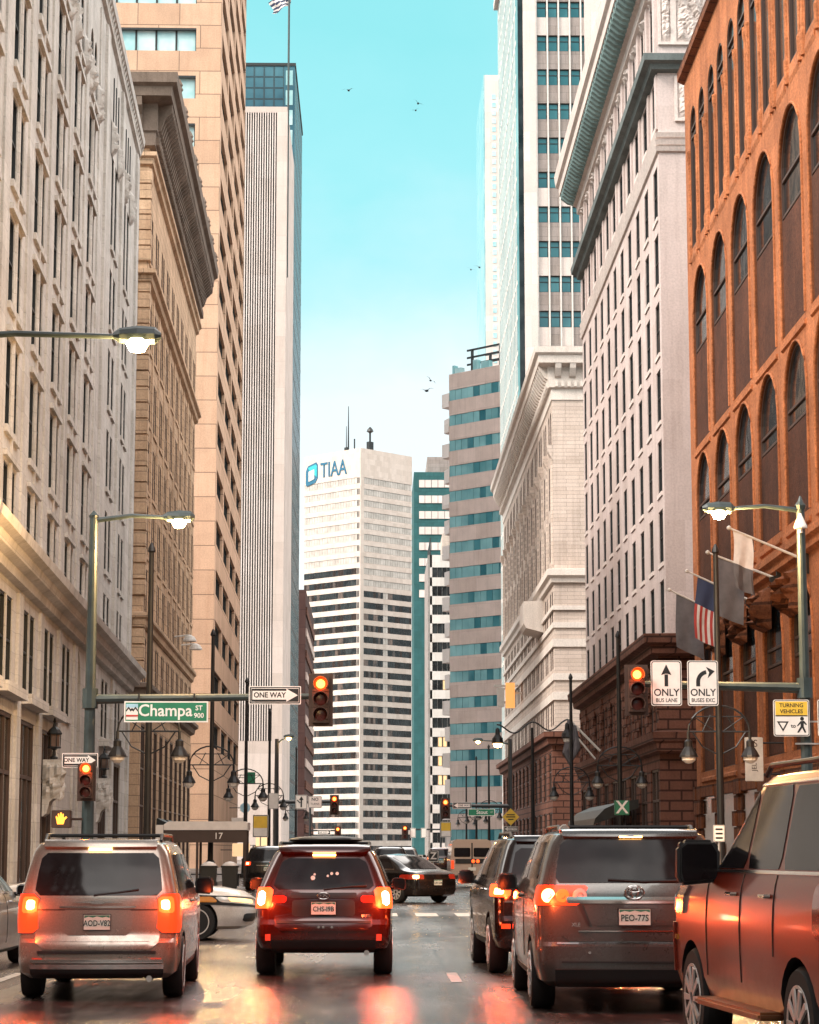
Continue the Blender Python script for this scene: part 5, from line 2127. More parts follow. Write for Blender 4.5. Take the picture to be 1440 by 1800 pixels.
shop_sign(441, 1367, 230, .9, 1.1, 'small green projecting sign high before the finned tower', 'sign_green')

# ---------------------------------------------------------------- birds
def bird(u, v, Y, label, s=1.0, tilt=0):
    c = atY(u, v, Y)
    m = MB()
    m.lathe([(.01, -.35), (.07, -.25), (.12, 0), (.09, .2), (.05, .32), (.01, .42)], (0, 0, 0), 8, 0, 'x')
    for q in (-1, 1):
        m.face([(-.12, 0, .04), (.14, 0, .04), (.10, q * .45, .22), (-.1, q * .42, .2)])
        m.face([(-.1, q * .42, .2), (.10, q * .45, .22), (-.05, q * .85, .1)])
    m.face([(-.3, 0, .02), (-.55, .12, .03), (-.55, -.12, .03)])
    o = m.build('bird', MT('bird_dark'), None, loc=c)
    o.rotation_euler = (R(tilt), R(-10), R(60 + u % 50))
    o.scale = (s, s, s)
    tag(o, label, 'bird', 'birds in flight between the towers')
bird(613, 159, 200, 'lone dark bird in the clear sky high beside the glass tower', .8)
bird(735, 182, 200, 'upper bird of the close pair high in the blue sky', .8, 30)
bird(731, 194, 203, 'lower bird of the close pair high in the blue sky', .7, -20)
bird(828, 474, 200, 'bird on the left of two beside the pale far tower', .6, 20)
bird(843, 470, 204, 'bird on the right of two beside the pale far tower', .7)
bird(757, 669, 200, 'small upper bird over the teal tower', .7, 40)
bird(750, 687, 204, 'wide winged lower bird over the teal tower', 1.0)

# ================================================================ vehicles
def paint(name, c, metal=.5, rough=.32, dirt=(.20, .15, .12), dirt_amt=.55, coat=.8):
    """car paint with a clear coat; road film gathers low down in ragged patches"""
    m, t, b = new_mat(name)
    tc = N(t, 'ShaderNodeTexCoord').outputs['Object']
    s3 = N(t, 'ShaderNodeSeparateXYZ')
    t.links.new(tc, s3.inputs[0])
    n1 = noise(t, tc, 3.5, 6, .7)
    ma = N(t, 'ShaderNodeMath', operation='MULTIPLY_ADD')
    t.links.new(n1, ma.inputs[0])
    ma.inputs[1].default_value = 1.1
    mb_ = N(t, 'ShaderNodeMath', operation='MULTIPLY')
    t.links.new(s3.outputs[2], mb_.inputs[0])
    mb_.inputs[1].default_value = -.75
    t.links.new(mb_.outputs[0], ma.inputs[2])
    f = ramp2(t, ma.outputs[0], (0, 0, 0), (dirt_amt,) * 3, -.15, .4)
    n2 = noise(t, tc, 60, 2, .6)
    spk = ramp2(t, n2, (.82, .82, .82), (1.05, 1.05, 1.05), .3, .7)
    base = mixc(t, 'MULTIPLY', 1.0, (*c, 1), spk)
    t.links.new(mixc(t, 'MIX', f, base, dirt), b.inputs['Base Color'])
    setp(b, Metallic=metal)
    rr = N(t, 'ShaderNodeMapRange')
    t.links.new(f, rr.inputs[0])
    rr.inputs['To Min'].default_value = rough
    rr.inputs['To Max'].default_value = .62
    t.links.new(rr.outputs[0], b.inputs['Roughness'])
    cw = N(t, 'ShaderNodeMapRange')
    t.links.new(f, cw.inputs[0])
    cw.inputs['To Min'].default_value = coat
    cw.inputs['To Max'].default_value = .1
    t.links.new(cw.outputs[0], b.inputs['Coat Weight'])
    b.inputs['Coat Roughness'].default_value = .06
    return m
paint('paint_champagne', (.37, .305, .255), .6, .24, (.16, .10, .07), .42)
paint('paint_maroon', (.05, .006, .003), .4, .2, (.06, .022, .014), .35)
paint('paint_grey', (.11, .108, .10), .6, .26, (.08, .055, .042), .35)
paint('paint_black', (.010, .008, .008), .4, .2, (.05, .03, .022), .35)
paint('paint_red', (.24, .020, .004), .25, .28, (.10, .02, .01), .3, .35)
paint('paint_sedan_white', (.72, .66, .60), .0, .3, (.4, .33, .28), .5)
paint('paint_silver', (.42, .42, .42), .6, .32)
paint('paint_beige', (.55, .40, .31), .0, .5, (.25, .17, .13), .6)
plain('car_glass', (.010, .008, .009), .08, var=.4, scale=2, spec=.24)
plain('car_glass_clear', (.05, .10, .11), .05, var=.3, scale=2, spec=.8)
plain('trim_black', (.012, .011, .011), .55, var=.3)
plain('tyre_rubber', (.014, .013, .013), .8, var=.4)
plain('alloy', (.66, .62, .58), .35, metal=.35)
plain('bronze_trim', (.30, .13, .06), .35, metal=.8)
plain('chrome', (.75, .70, .66), .12, metal=1.0, var=.05)
plain('plate_white', (.80, .76, .66), .4, var=.06)
plain('plate_ink', (.012, .03, .022), .5)
plain('plate_hill', (.05, .22, .13), .5)
plain('lens_red', (.40, .025, .012), .12, var=.1, coat=1)
plain('lens_clear', (.62, .58, .54), .1, var=.1, coat=1)
plain('lens_amber', (.65, .25, .04), .15, coat=1)
plain('fog_reflector', (.55, .10, .06), .2, coat=1)
lamp_mat('tail_glow', (1, .075, .012), 2.2)
lamp_mat('tail_dim', (1, .06, .012), .7)
lamp_mat('brake_core', (1, .50, .12), 9)
lamp_mat('brake_white', (1, .80, .62), 16)
lamp_mat('head_glow', (1, .62, .20), 1.6)
lamp_mat('head_white', (1, .90, .70), 5)

class Car:
    """body as a stack of rounded outlines; q runs from the middle of the tail (0) round one side to the nose (+-1)"""
    def __init__(s, name, label, cat, loc, rotz, keys, paint_name, wheels, r, group=None, tail_bow=.10, side_bow=.05):
        s.t = thing(name, label, cat, loc, rotz, group)
        s.keys, s.r = keys, r
        s.tb, s.sb = tail_bow, side_bow
        nq = 44
        m = MB()
        zs = []
        for a, b in zip(keys, keys[1:]):
            n = max(1, int((b[0] - a[0]) / .07 + .5))
            zs += [a[0] + (b[0] - a[0]) * k / n for k in range(n)]
        zs.append(keys[-1][0])
        qs = [-1 + 2 * k / (2 * nq) for k in range(2 * nq)]
        rows = [[s.pt(q, z) for q in qs] for z in zs]
        idx = m.grid(rows, 0, True)
        zc, hw, yr, yf = keys[-1][:4]
        top = idx[-1]
        ym = (yr + yf) / 2
        prev = top
        for k, e in ((1, .82), (2, .5), (3, .15)):
            ring = [m.vert(((s.pt(q, zc).x) * e, ym + (s.pt(q, zc).y - ym) * e, zc + .035 * (1 - e))) for q in qs]
            for c in range(len(ring)):
                d = (c + 1) % len(ring)
                m.f.append([prev[c], prev[d], ring[d], ring[c]])
                m.m.append(0)
            prev = ring
        m.cap(prev, 0)
        m.cap(idx[0][::-1], 1)
        body = m.build('body', [MT(paint_name), MT('trim_black')], s.t, fix=True)
        cut = MB()
        for wy, wx in wheels:
            for sd in (-1, 1):
                rr = r * 1.13
                n = 28
                pts = [(wy + rr * math.cos(2 * math.pi * k / n), r + .01 + rr * math.sin(2 * math.pi * k / n)) for k in range(n)]
                x0, x1 = sd * (wx - .26), sd * (wx + .5)
                cut.prism(pts, min(x0, x1), max(x0, x1), 'x', 1)
        co = cut.build('cutter', [MT(paint_name), MT('trim_black')], None, fix=True)
        co.parent = s.t
        bpy.context.view_layer.update()
        md = body.modifiers.new('arch', 'BOOLEAN')
        md.operation = 'DIFFERENCE'
        md.object = co
        md.solver = 'EXACT'
        bpy.context.view_layer.update()
        me = bpy.data.meshes.new_from_object(body.evaluated_get(bpy.context.evaluated_depsgraph_get()))
        body.modifiers.clear()
        body.data = me
        for p in me.polygons:
            p.use_smooth = True
        try:
            me.set_sharp_from_angle(angle=R(32))
        except Exception:
            pass
        bpy.data.objects.remove(co)
        s.body = body
        for wy, wx in wheels:
            for sd in (-1, 1):
                s.wheel(sd * wx, wy, sd)
    def key(s, z):
        k = s.keys
        if z <= k[0][0]:
            return k[0]
        for a, b in zip(k, k[1:]):
            if a[0] <= z <= b[0]:
                f = (z - a[0]) / (b[0] - a[0])
                return tuple(x + (y - x) * f for x, y in zip(a, b))
        return k[-1]
    def pt(s, q, z):
        _, hw, yr, yf, rr, rf = s.key(z)
        sg = -1 if q < 0 else 1
        a = abs(q)
        xr, xf = hw - rr, hw - rf
        bow = lambda x: s.tb * (x / hw) ** 2
        if a <= .2:
            x = xr * a / .2
            y = yr + bow(x)
        elif a <= .32:
            th = (a - .2) / .12 * math.pi / 2
            x = xr + rr * math.sin(th)
            y0 = yr + bow(xr)
            y = y0 + rr * (1 - math.cos(th)) * 1.0
        elif a <= .68:
            f = (a - .32) / .36
            x = hw
            ya, yb = yr + bow(xr) + rr, yf - s.tb * 1.6 * (xf / hw) ** 2 - rf
            y = ya + (yb - ya) * f
        elif a <= .8:
            th = (a - .68) / .12 * math.pi / 2
            x = xf + rf * math.cos(th)
            y = yf - s.tb * 1.6 * (xf / hw) ** 2 - rf + rf * math.sin(th)
        else:
            x = xf * (1 - a) / .2
            y = yf - s.tb * 1.6 * (x / hw) ** 2
        L2 = (yf - yr) / 2
        k = ((y - yr - L2) / L2) ** 2 if L2 else 0
        return Vector((sg * x * (1 - s.sb * k), y, z))
    def qx(s, x, z):
        k = s.key(z)
        return .2 * x / (k[1] - k[4]) / (1 - s.sb)
    def qy(s, y, z):
        _, hw, yr, yf, rr, rf = s.key(z)
        xr, xf = hw - rr, hw - rf
        ya, yb = yr + s.tb * (xr / hw) ** 2 + rr, yf - s.tb * 1.6 * (xf / hw) ** 2 - rf
        return .32 + .36 * (y - ya) / (yb - ya)
    def patch(s, name, mat, lo, hi, z0, z1, off=.006, na=14, nz=8, corner=.0, parent=None, tilt=None):
        """a panel that follows the body: lo(z), hi(z) give q at its two ends"""
        m = MB()
        P, Q = [], []
        for j in range(nz + 1):
            v = j / nz
            z = z0 + (z1 - z0) * v
            a, b = lo(z), hi(z)
            if corner:
                d = min(v, 1 - v) * abs(z1 - z0)
                e = corner * (1 - math.sqrt(max(0, 1 - (1 - min(1, d / corner)) ** 2)))
                ln = (s.pt(b, z) - s.pt(a, z)).length + 1e-6
                sh = (b - a) * min(.45, e / ln)
                a, b = a + sh, b - sh
            row, rowi = [], []
            for i in range(na + 1):
                q = a + (b - a) * i / na
                zz = z + (tilt(i / na) if tilt else 0)
                p = s.pt(q, zz)
                t1 = s.pt(q + .004, zz) - s.pt(q - .004, zz)
                t2 = s.pt(q, zz + .01) - s.pt(q, zz - .01)
                n_ = t1.cross(t2)
                if n_.length < 1e-9:
                    n_ = Vector((0, -1, 0))
                n_.normalize()
                row.append(p + n_ * off)
                rowi.append(p - n_ * .004)
            P.append(row)
            Q.append(rowi)
        m.grid(P)
        m.grid([P[0], Q[0]])
        m.grid([P[-1], Q[-1]])
        m.grid([[r[0] for r in P], [r[0] for r in Q]])
        m.grid([[r[-1] for r in P], [r[-1] for r in Q]])
        o = m.build(name, MT(mat), parent or s.t)
        for p in o.data.polygons[:na * nz]:
            p.use_smooth = True
        return o
    def rear(s, name, mat, x0, x1, z0, z1, off=.006, corner=0, x0t=None, x1t=None, **kw):
        x0t = x0 if x0t is None else x0t
        x1t = x1 if x1t is None else x1t
        f = lambda a, b: (lambda z: s.qx(a + (b - a) * (z - z0) / (z1 - z0), z))
        return s.patch(name, mat, f(x0, x0t), f(x1, x1t), z0, z1, off, corner=corner, **kw)
    def side(s, name, mat, sd, y0, y1, z0, z1, y0t=None, y1t=None, off=.006, corner=0, **kw):
        y0t = y0 if y0t is None else y0t
        y1t = y1 if y1t is None else y1t
        f = lambda a, b: (lambda z: sd * s.qy(a + (b - a) * (z - z0) / (z1 - z0), z))
        return s.patch(name, mat, f(y0, y0t), f(y1, y1t), z0, z1, off, corner=corner, **kw)
    def wheel(s, x, y, sd):
        r, w = s.r, .12
        m = MB()
        ri = r * .70
        m.lathe([(ri, -w), (r * .93, -w), (r, -w * .7), (r, w * .7), (r * .93, w), (ri, w)], (x - sd * .13, y, r), 36, 0, 'x')
        o = m.build('wheel', MT('tyre_rubber'), s.t, smooth=True)
        k = MB()
        xo = x - sd * .13 + sd * (w - .015)
        k.lathe([(ri * 1.0, -.03 * sd), (ri * .98, 0.022 * sd), (ri * .9, .02 * sd), (ri * .88, -.05 * sd)], (xo, y, r), 30, 0, 'x')
        k.lathe([(.0, 0), (.065, .0), (.065, -.03 * sd)], (xo, y, r), 14, 0, 'x')
        k.lathe([(ri * .88, -.075 * sd), (.02, -.07 * sd)], (xo, y, r), 24, 1, 'x')
        n = 10 if getattr(s, 'spokes', 10) == 10 else 5
        for i in range(n):
            a = 2 * math.pi * i / n
            ca, sa = math.cos(a), math.sin(a)
            wd = .022 if n == 10 else .035
            p = []
            for rr, ww in ((.05, wd * .8), (ri * .9, wd * 1.25)):
                for e in (-1, 1):
                    p.append((y + rr * ca - e * ww * sa, r + rr * sa + e * ww * ca))
            pts = [p[0], p[1], p[3], p[2]]
            k.prism(pts, xo - .03, xo + .012 * sd, 'x', 0)
        k.build('rim', [MT('alloy'), MT('trim_black')], o)
    def plate(s, z, txt, y=None, x=0, holder=None):
        y = s.pt(s.qx(x, z), z).y - .02 if y is None else y
        m = MB()
        m.box(x - .155, x + .155, y - .008, y, z - .078, z + .078)
        m.box(x - .165, x + .165, y - .004, y + .004, z - .088, z + .088, 1)
        p = m.build('licence_plate', [MT('plate_white'), MT('trim_black')], s.t)
        h = MB()
        h.prism([(x - .15, z + .045), (x - .10, z + .06), (x - .05, z + .05), (x, z + .064), (x + .06, z + .05), (x + .11, z + .06), (x + .15, z + .045), (x + .15, z + .074), (x - .15, z + .074)], y - .0095, y - .0082, 'y')
        h.build('hill_band', MT('plate_hill'), p)
        text('lettering', txt, .088, MT('plate_ink'), p, facing(x, y - .0105, z - .012), .002, bold=.0012, sx=.84, space=1.04)
        return p
    def mirror(s, sd, x, y, z, mat, w=.20, h=.17):
        m = MB()
        cx = sd * (x + .12)
        m.prism([(cx - sd * w * .5, z - h * .42), (cx + sd * w * .42, z - h * .5), (cx + sd * w * .52, z - h * .3), (cx + sd * w * .5, z + h * .36), (cx + sd * w * .36, z + h * .5), (cx - sd * w * .36, z + h * .5), (cx - sd * w * .52, z + h * .3)], y - .07, y + .04, 'y')
        o = m.build('mirror', MT(mat), s.t, smooth=True, bevel=.025)
        a = MB()
        a.tube([(sd * (x - .07), y + .05, z - h * .3), (cx, y + .02, z - h * .35)], .03, 6)
        a.build('mirror_arm', MT('trim_black'), o)
        g_ = MB()
        g_.prism([(cx - sd * w * .42, z - h * .34), (cx + sd * w * .36, z - h * .4), (cx + sd * w * .42, z - h * .2), (cx + sd * w * .4, z + h * .32), (cx + sd * w * .28, z + h * .4), (cx - sd * w * .3, z + h * .4), (cx - sd * w * .42, z + h * .22)], y - .078, y - .071, 'y')
        g_.build('mirror_glass', MT('car_glass'), o)
    def rails(s, x, y0, y1, z, cross=(), lift=.07):
        for sd in (-1, 1):
            m = MB()
            m.tube([(sd * x, y0, z), (sd * x, y0 + .15, z + lift), (sd * x, y1 - .15, z + lift), (sd * x, y1, z)], .022, 8)
            m.build('roof_rail', MT('trim_black'), s.t)
        for y in cross:
            m = MB()
            m.tube([(-x, y, z + lift), (x, y, z + lift)], .02, 6)
            m.build('cross_bar', MT('trim_black'), s.t)
    def exhaust(s, x, z=.28, y=.05):
        m = MB()
        m.tube([(x, y, z), (x, y + .3, z)], .035, 10)
        m.build('exhaust_pipe', MT('chrome'), s.t)
    def brake_lamp(s, x, z, y, w, core, parent_name='brake_light', h=.03):
        m = MB()
        m.box(x - w / 2, x + w / 2, y - .012, y + .03, z - h / 2, z + h / 2)
        return m.build(parent_name, MT(core), s.t, bevel=.006)
    def handle(s, sd, y, z, mat):
        p = s.pt(sd * s.qy(y, z), z)
        m = MB()
        m.tube([p + Vector((0, -.11, 0)), p + Vector((sd * .035, -.08, 0)), p + Vector((sd * .035, .08, 0)), p + Vector((0, .11, 0))], .016, 6)
        m.build('door_handle', MT(mat), s.t)
    def oval(s, name, x, y, z, rx, rz, w, mat, parent=None):
        m = MB()
        n = 28
        m.tube([(x + rx * math.cos(2 * math.pi * k / n), y, z + rz * math.sin(2 * math.pi * k / n)) for k in range(n + 1)], w, 6, caps=False)
        return m.build(name, MT(mat), parent or s.t)

TAIL = (1, .10, .02)
def glow(c, x, y, z, w):
    lamp_light(c.t, (x, y, z), w * 1.6, .06, TAIL)

# ---------------------------------------------------------------- champagne minivan, left lane
def minivan():
    K = [(.24, .86, .16, 4.98, .10, .30), (.30, .95, .05, 5.08, .14, .35), (.42, .985, .0, 5.13, .17, .40), (.62, .99, .0, 5.14, .18, .42), (.66, .99, .055, 5.13, .16, .42),
         (.86, 1.0, .06, 5.10, .15, .45), (1.02, .995, .07, 4.95, .15, .45), (1.10, .98, .085, 4.5, .15, .45), (1.16, .965, .10, 4.1, .15, .4), (1.40, .905, .19, 3.45, .15, .3), (1.58, .85, .27, 3.0, .15, .25), (1.66, .80, .30, 2.8, .2, .25), (1.70, .72, .40, 2.6, .3, .3)]
    c = Car('minivan', 'champagne silver minivan with lit brake lamps waiting in the left lane', 'minivan', (-2.97, 24.7, 0), R(1.5), K, 'paint_champagne', [(.95, .985), (4.03, .985)], .335)
    c.rear('rear_window', 'car_glass', -.76, .76, 1.115, 1.565, .006, .07, -.70, .70)
    c.rear('tailgate_panel', 'paint_champagne', -.73, .73, .55, 1.09, .012, .10)
    c.rear('tailgate_recess', 'paint_champagne', -.40, .40, .70, .965, .02, .06, -.44, .44)
    c.rear('tailgate_crease', 'trim_black', -.74, .74, .958, .972, .017)
    c.rear('tailgate_gap', 'trim_black', -.70, .70, .505, .535, .014)
    c.rear('chrome_bar', 'chrome', -.45, .45, .985, 1.0, .03)
    for sd in (-1, 1):
        f = lambda a, b: (lambda z: sd * (a + (b - a) * (z - .72) / .42))
        c.patch('tail_light', 'tail_dim', lambda z: sd * .175, lambda z: sd * .335, .72, 1.13, .014, corner=.05)
        tl = c.patch('tail_light', 'tail_glow', lambda z: sd * .178, lambda z: sd * .25, .93, 1.10, .02, corner=.03)
        c.patch('brake_bulb', 'brake_core', lambda z: sd * .186, lambda z: sd * .222, .965, 1.065, .026, corner=.025, parent=tl)
        glow(c, sd * .92, -.12, 1.02, 10)
        # side glass, doors
        c.side('side_window', 'car_glass', sd, .55, 1.75, 1.16, 1.55, .62, 1.75, corner=.05)
        c.side('side_window', 'car_glass', sd, 1.82, 2.75, 1.16, 1.55, 1.82, 2.7, corner=.04)
        c.side('side_window', 'car_glass', sd, 2.82, 3.9, 1.16, 1.55, 2.78, 3.15, corner=.04)
        c.handle(sd, 1.95, 1.03, 'paint_champagne')
        c.handle(sd, 2.95, 1.03, 'paint_champagne')
        c.mirror(sd, .95, 3.65, 1.17, 'trim_black', .24, .22)
        c.side('sill_strip', 'trim_black', sd, 1.35, 3.6, .26, .36)
        c.rear('fog_reflector', 'fog_reflector', sd * .70 - .06, sd * .70 + .06, .42, .46, .01)
    c.rear('bumper_strip', 'chrome', -.78, .78, .415, .445, .02)
    c.rear('bumper_valance', 'trim_black', -.80, .80, .25, .345, .012)
    c.rear('bumper_chrome', 'chrome', -.80, .80, .350, .40, .018)
    c.rear('bumper_step', 'trim_black', -.62, .62, .622, .645, .012)
    c.brake_lamp(0, 1.605, .255, .28, 'brake_core')
    c.plate(.835, 'AOD-V82', y=.025)
    m = MB()
    m.prism([(-.30, 1.045), (-.08, 1.035), (-.05, 1.025), (.05, 1.025), (.08, 1.035), (.30, 1.045), (.08, 1.055), (.05, 1.065), (-.05, 1.065), (-.08, 1.055)], .028, .045, 'y')
    m.build('wing_emblem', MT('chrome'), c.t)
    c.t.scale = (.90, 1, 1)
    w = MB()
    w.tube([(-.05, .085, 1.12), (.25, .10, 1.15), (.48, .115, 1.18)], .012, 6)
    w.build('rear_wiper', MT('trim_black'), c.t)
    c.rails(.70, .6, 2.5, 1.69, (.95, 2.0), .07)
    c.exhaust(.62, .24, .10)
    # roof spoiler lip
    c.rear('roof_spoiler', 'paint_champagne', -.68, .68, 1.615, 1.665, .05)
    return c
minivan()

# ---------------------------------------------------------------- dark maroon crossover, centre lane
def crossover():
    K = [(.30, .72, .22, 4.2, .10, .3), (.36, .84, .08, 4.35, .14, .35), (.46, .885, .02, 4.4, .16, .40), (.66, .895, .0, 4.42, .18, .42), (.72, .895, .05, 4.42, .18, .42), (.90, .895, .06, 4.40, .18, .45),
         (1.02, .885, .08, 4.2, .18, .45), (1.10, .865, .11, 3.6, .18, .45), (1.16, .845, .14, 3.3, .18, .4), (1.36, .765, .26, 2.85, .18, .3), (1.52, .69, .36, 2.5, .18, .25), (1.58, .65, .38, 2.35, .2, .25), (1.615, .58, .48, 2.2, .25, .3)]
    c = Car('crossover', 'dark maroon crossover with bright red tail lamps and a roof carrier in the middle lane', 'car', (-.66, 29.4, 0), 0, K, 'paint_maroon', [(.88, .89), (3.5, .89)], .345)
    c.rear('rear_window', 'car_glass', -.66, .66, 1.10, 1.49, .006, .08, -.53, .53)
    c.rear('tailgate_panel', 'paint_maroon', -.62, .62, .58, 1.07, .012, .09)
    c.rear('garnish', 'trim_black', -.42, .42, .985, 1.05, .03, .02)
    c.rear('plate_recess', 'trim_black', -.40, .40, .76, .965, .016, .03)
    for sd in (-1, 1):
        tl = c.patch('tail_light', 'tail_glow', lambda z: sd * .195, lambda z: sd * .34, .86, 1.12, .018, corner=.05)
        c.patch('brake_bulb', 'brake_white', lambda z: sd * .232, lambda z: sd * .272, .90, 1.07, .028, corner=.04, parent=tl)
        c.patch('tail_light', 'lens_red', lambda z: sd * .14, lambda z: sd * .193, .93, 1.02, .018, corner=.03)
        glow(c, sd * .83, -.16, .98, 22)
        c.side('side_window', 'car_glass', sd, .62, 1.35, 1.13, 1.47, .72, 1.3, corner=.05)
        c.side('side_window', 'car_glass', sd, 1.42, 2.2, 1.13, 1.49, 1.42, 2.1, corner=.04)
        c.side('side_window', 'car_glass', sd, 2.28, 3.05, 1.13, 1.49, 2.2, 2.6, corner=.04)
        c.mirror(sd, .87, 2.95, 1.13, 'paint_maroon')
        c.side('wheel_arch_trim', 'trim_black', sd, 1.3, 3.05, .30, .42)
        c.rear('fog_reflector', 'fog_reflector', sd * .72 - .05, sd * .72 + .05, .46, .54, .012)
        c.handle(sd, 1.6, 1.0, 'paint_maroon')
    c.rear('bumper_valance', 'trim_black', -.66, .66, .31, .47, .014)
    c.rear('bumper_step', 'trim_black', -.6, .6, .672, .70, .012)
    c.brake_lamp(0, 1.535, .335, .30, 'brake_core', h=.028)
    c.plate(.865, 'CHS-I9B', y=.015)
    c.oval('oval_emblem', 0, .005, 1.02, .075, .04, .007, 'chrome')
    m = MB()
    for x, z in ((-.035, 1.025), (0, 1.012), (.02, 1.03), (.04, 1.015), (.005, 1.034)):
        m.box(x - .008, x + .008, .002, .012, z - .006, z + .006)
    m.build('star_emblem', MT('chrome'), c.t)
    st = MB()
    for x, z, s_ in ((-.14, 1.245, .03), (-.12, 1.29, .016), (.10, 1.30, .02), (.17, 1.30, .022), (.05, 1.27, .016)):
        st.lathe([(s_, -.004), (s_, .004)], (x, .19, z), 10, 0, 'y')
    for v in range(len(st.v)):
        p = st.v[v]
        st.v[v] = Vector((p.x, c.pt(c.qx(p.x, p.z), p.z).y - .012, p.z))
    st.build('window_sticker', MT('plate_white'), c.t)
    c.rear('badge', 'chrome', .48, .60, .74, .79, .014, .02)
    w = MB()
    w.tube([(.0, .10, 1.10), (.35, .13, 1.14), (.55, .15, 1.15)], .012, 6)
    w.build('rear_wiper', MT('trim_black'), c.t)
    c.rear('roof_spoiler', 'paint_maroon', -.55, .55, 1.55, 1.60, .07)
    c.rails(.58, .6, 2.3, 1.60, (.9, 1.9), .09)
    b = MB()
    b.lathe([(.05, .62), (.3, .68), (.40, .9), (.44, 1.4), (.42, 2.0), (.3, 2.35), (.1, 2.45)], (0, 0, 0), 16, 0, 'y')
    for i, p in enumerate(b.v):
        b.v[i] = Vector((p.x * 1.15, p.y, 1.735 + p.z * .12))
    b.build('roof_carrier', MT('trim_black'), c.t, smooth=True)
    c.exhaust(.55, .30, .16)
    m = MB()
    for x in (-.06, .0, .11):
        m.lathe([(.016, -.006), (.016, .006)], (x, -.008, .63), 8, 0, 'y')
    m.build('parking_sensor', MT('chrome'), c.t)
crossover()

# ---------------------------------------------------------------- grey minivan, right lane
def grey_van():
    K = [(.26, .86, .18, 4.9, .10, .30), (.32, .95, .06, 5.0, .16, .35), (.46, .985, .0, 5.06, .20, .40), (.66, .99, .0, 5.08, .20, .42), (.70, .99, .05, 5.08, .18, .42),
         (.90, .995, .05, 5.04, .18, .45), (1.10, .99, .06, 4.8, .18, .45), (1.18, .975, .075, 4.4, .18, .45), (1.26, .955, .10, 4.0, .18, .4), (1.48, .895, .20, 3.35, .18, .3), (1.68, .83, .30, 2.9, .18, .25), (1.75, .79, .33, 2.7, .2, .25), (1.79, .70, .45, 2.5, .3, .3)]
    c = Car('minivan', 'grey minivan with round tail lamps, oval emblem and lit brake lamp in the right lane', 'minivan', (2.56, 22.75, 0), R(-.3), K, 'paint_grey', [(1.05, .985), (4.08, .985)], .345)
    c.rear('rear_window', 'car_glass', -.80, .80, 1.275, 1.70, .006, .07, -.72, .72)
    c.rear('tailgate_panel', 'paint_grey', -.72, .72, .70, 1.25, .012, .08)
    c.rear('chrome_bar', 'chrome', -.66, .66, 1.075, 1.135, .035, .015)
    c.rear('plate_recess', 'paint_grey', -.42, .42, .86, 1.06, .02, .04, -.50, .50)
    c.rear('recess_edge', 'trim_black', -.46, -.43, .86, 1.06, .022, 0, -.55, -.51)
    c.rear('recess_edge', 'trim_black', .43, .46, .86, 1.06, .022, 0, .51, .55)
    for sd in (-1, 1):
        tl = c.patch('tail_light', 'tail_dim' if sd < 0 else 'lens_red', lambda z: sd * (.118 + .02 * (1.25 - z) / .2), lambda z: sd * .33, 1.055, 1.25, .016, corner=.03)
        for x, rr, mt, nm in ((.86, .07, 'brake_core', 'brake_bulb'), (.70, .07, 'tail_glow', 'tail_ring'), (.53, .075, 'lens_clear', 'reverse_lamp')):
            if sd > 0 and mt == 'brake_core':
                mt = 'brake_core'
            z = 1.15
            p = c.pt(sd * c.qx(x, z), z) if x < .8 else c.pt(sd * .235, z)
            b = MB()
            b.lathe([(rr, -.012), (rr * .9, -.03), (rr * .45, -.034), (rr * .42, -.02)], p, 20, 0, 'y')
            b.lathe([(rr * .3, -.015), (rr * .25, -.03)], p, 12, 0, 'y')
            b.build(nm, MT(mt), tl)
        glow(c, sd * .90, -.14, 1.14, 13)
        c.side('side_window', 'car_glass', sd, .62, 1.8, 1.31, 1.68, .72, 1.8, corner=.05)
        c.side('side_window', 'car_glass', sd, 1.88, 2.8, 1.31, 1.68, 1.88, 2.75, corner=.04)
        c.side('side_window', 'car_glass', sd, 2.88, 3.9, 1.31, 1.66, 2.8, 3.1, corner=.04)
        c.side('door_seam', 'trim_black', sd, 1.84, 1.85, .5, 1.27)
        c.side('door_track', 'trim_black', sd, .75, 1.8, 1.10, 1.115)
        c.handle(sd, 2.0, 1.12, 'paint_grey')
        c.mirror(sd, .95, 3.6, 1.24, 'paint_grey', .22, .2)
        c.side('sill_strip', 'trim_black', sd, 1.45, 3.6, .28, .38)
        m = MB()
        m.lathe([(.014, -.006), (.014, .006)], (sd * .45, -.004, .60), 8, 0, 'y')
        m.build('parking_sensor', MT('chrome'), c.t)
    c.rear('bumper_step', 'chrome', -.76, .76, .672, .688, .012)
    c.rear('bumper_valance', 'trim_black', -.80, .80, .27, .44, .014)
    c.rear('bumper_groove', 'trim_black', -.72, .72, .50, .515, .010)
    c.rear('tailgate_lip', 'chrome', -.55, .55, .80, .812, .02)
    c.brake_lamp(0, 1.735, .29, .24, 'brake_core', h=.026)
    c.plate(.945, 'PEO-77S', y=.012)
    c.oval('oval_emblem', 0, -.0, 1.185, .092, .065, .010, 'chrome')
    c.oval('oval_emblem', 0, -.0, 1.185, .032, .06, .008, 'chrome')
    c.oval('oval_emblem', 0, -.002, 1.212, .062, .026, .008, 'chrome')
    w = MB()
    w.tube([(.45, .12, 1.30), (.1, .10, 1.29), (-.25, .11, 1.31)], .013, 6)
    w.build('rear_wiper', MT('trim_black'), c.t)
    for x, s_ in ((-.62, 1), (-.55, 1)):
        pass
    text('lettering', 'XLE', .05, MT('chrome'), c.t, facing(-.58, .012, .87), .004, bold=.001)
    c.rails(.68, .7, 2.6, 1.775, (1.0, 2.1), .06)
    c.rear('roof_spoiler', 'paint_grey', -.68, .68, 1.715, 1.765, .045)
    m = MB()
    m.lathe([(.05, -.05), (.06, 0), (.03, .05)], (-.64, .6, 1.80), 10, 0, 'y')
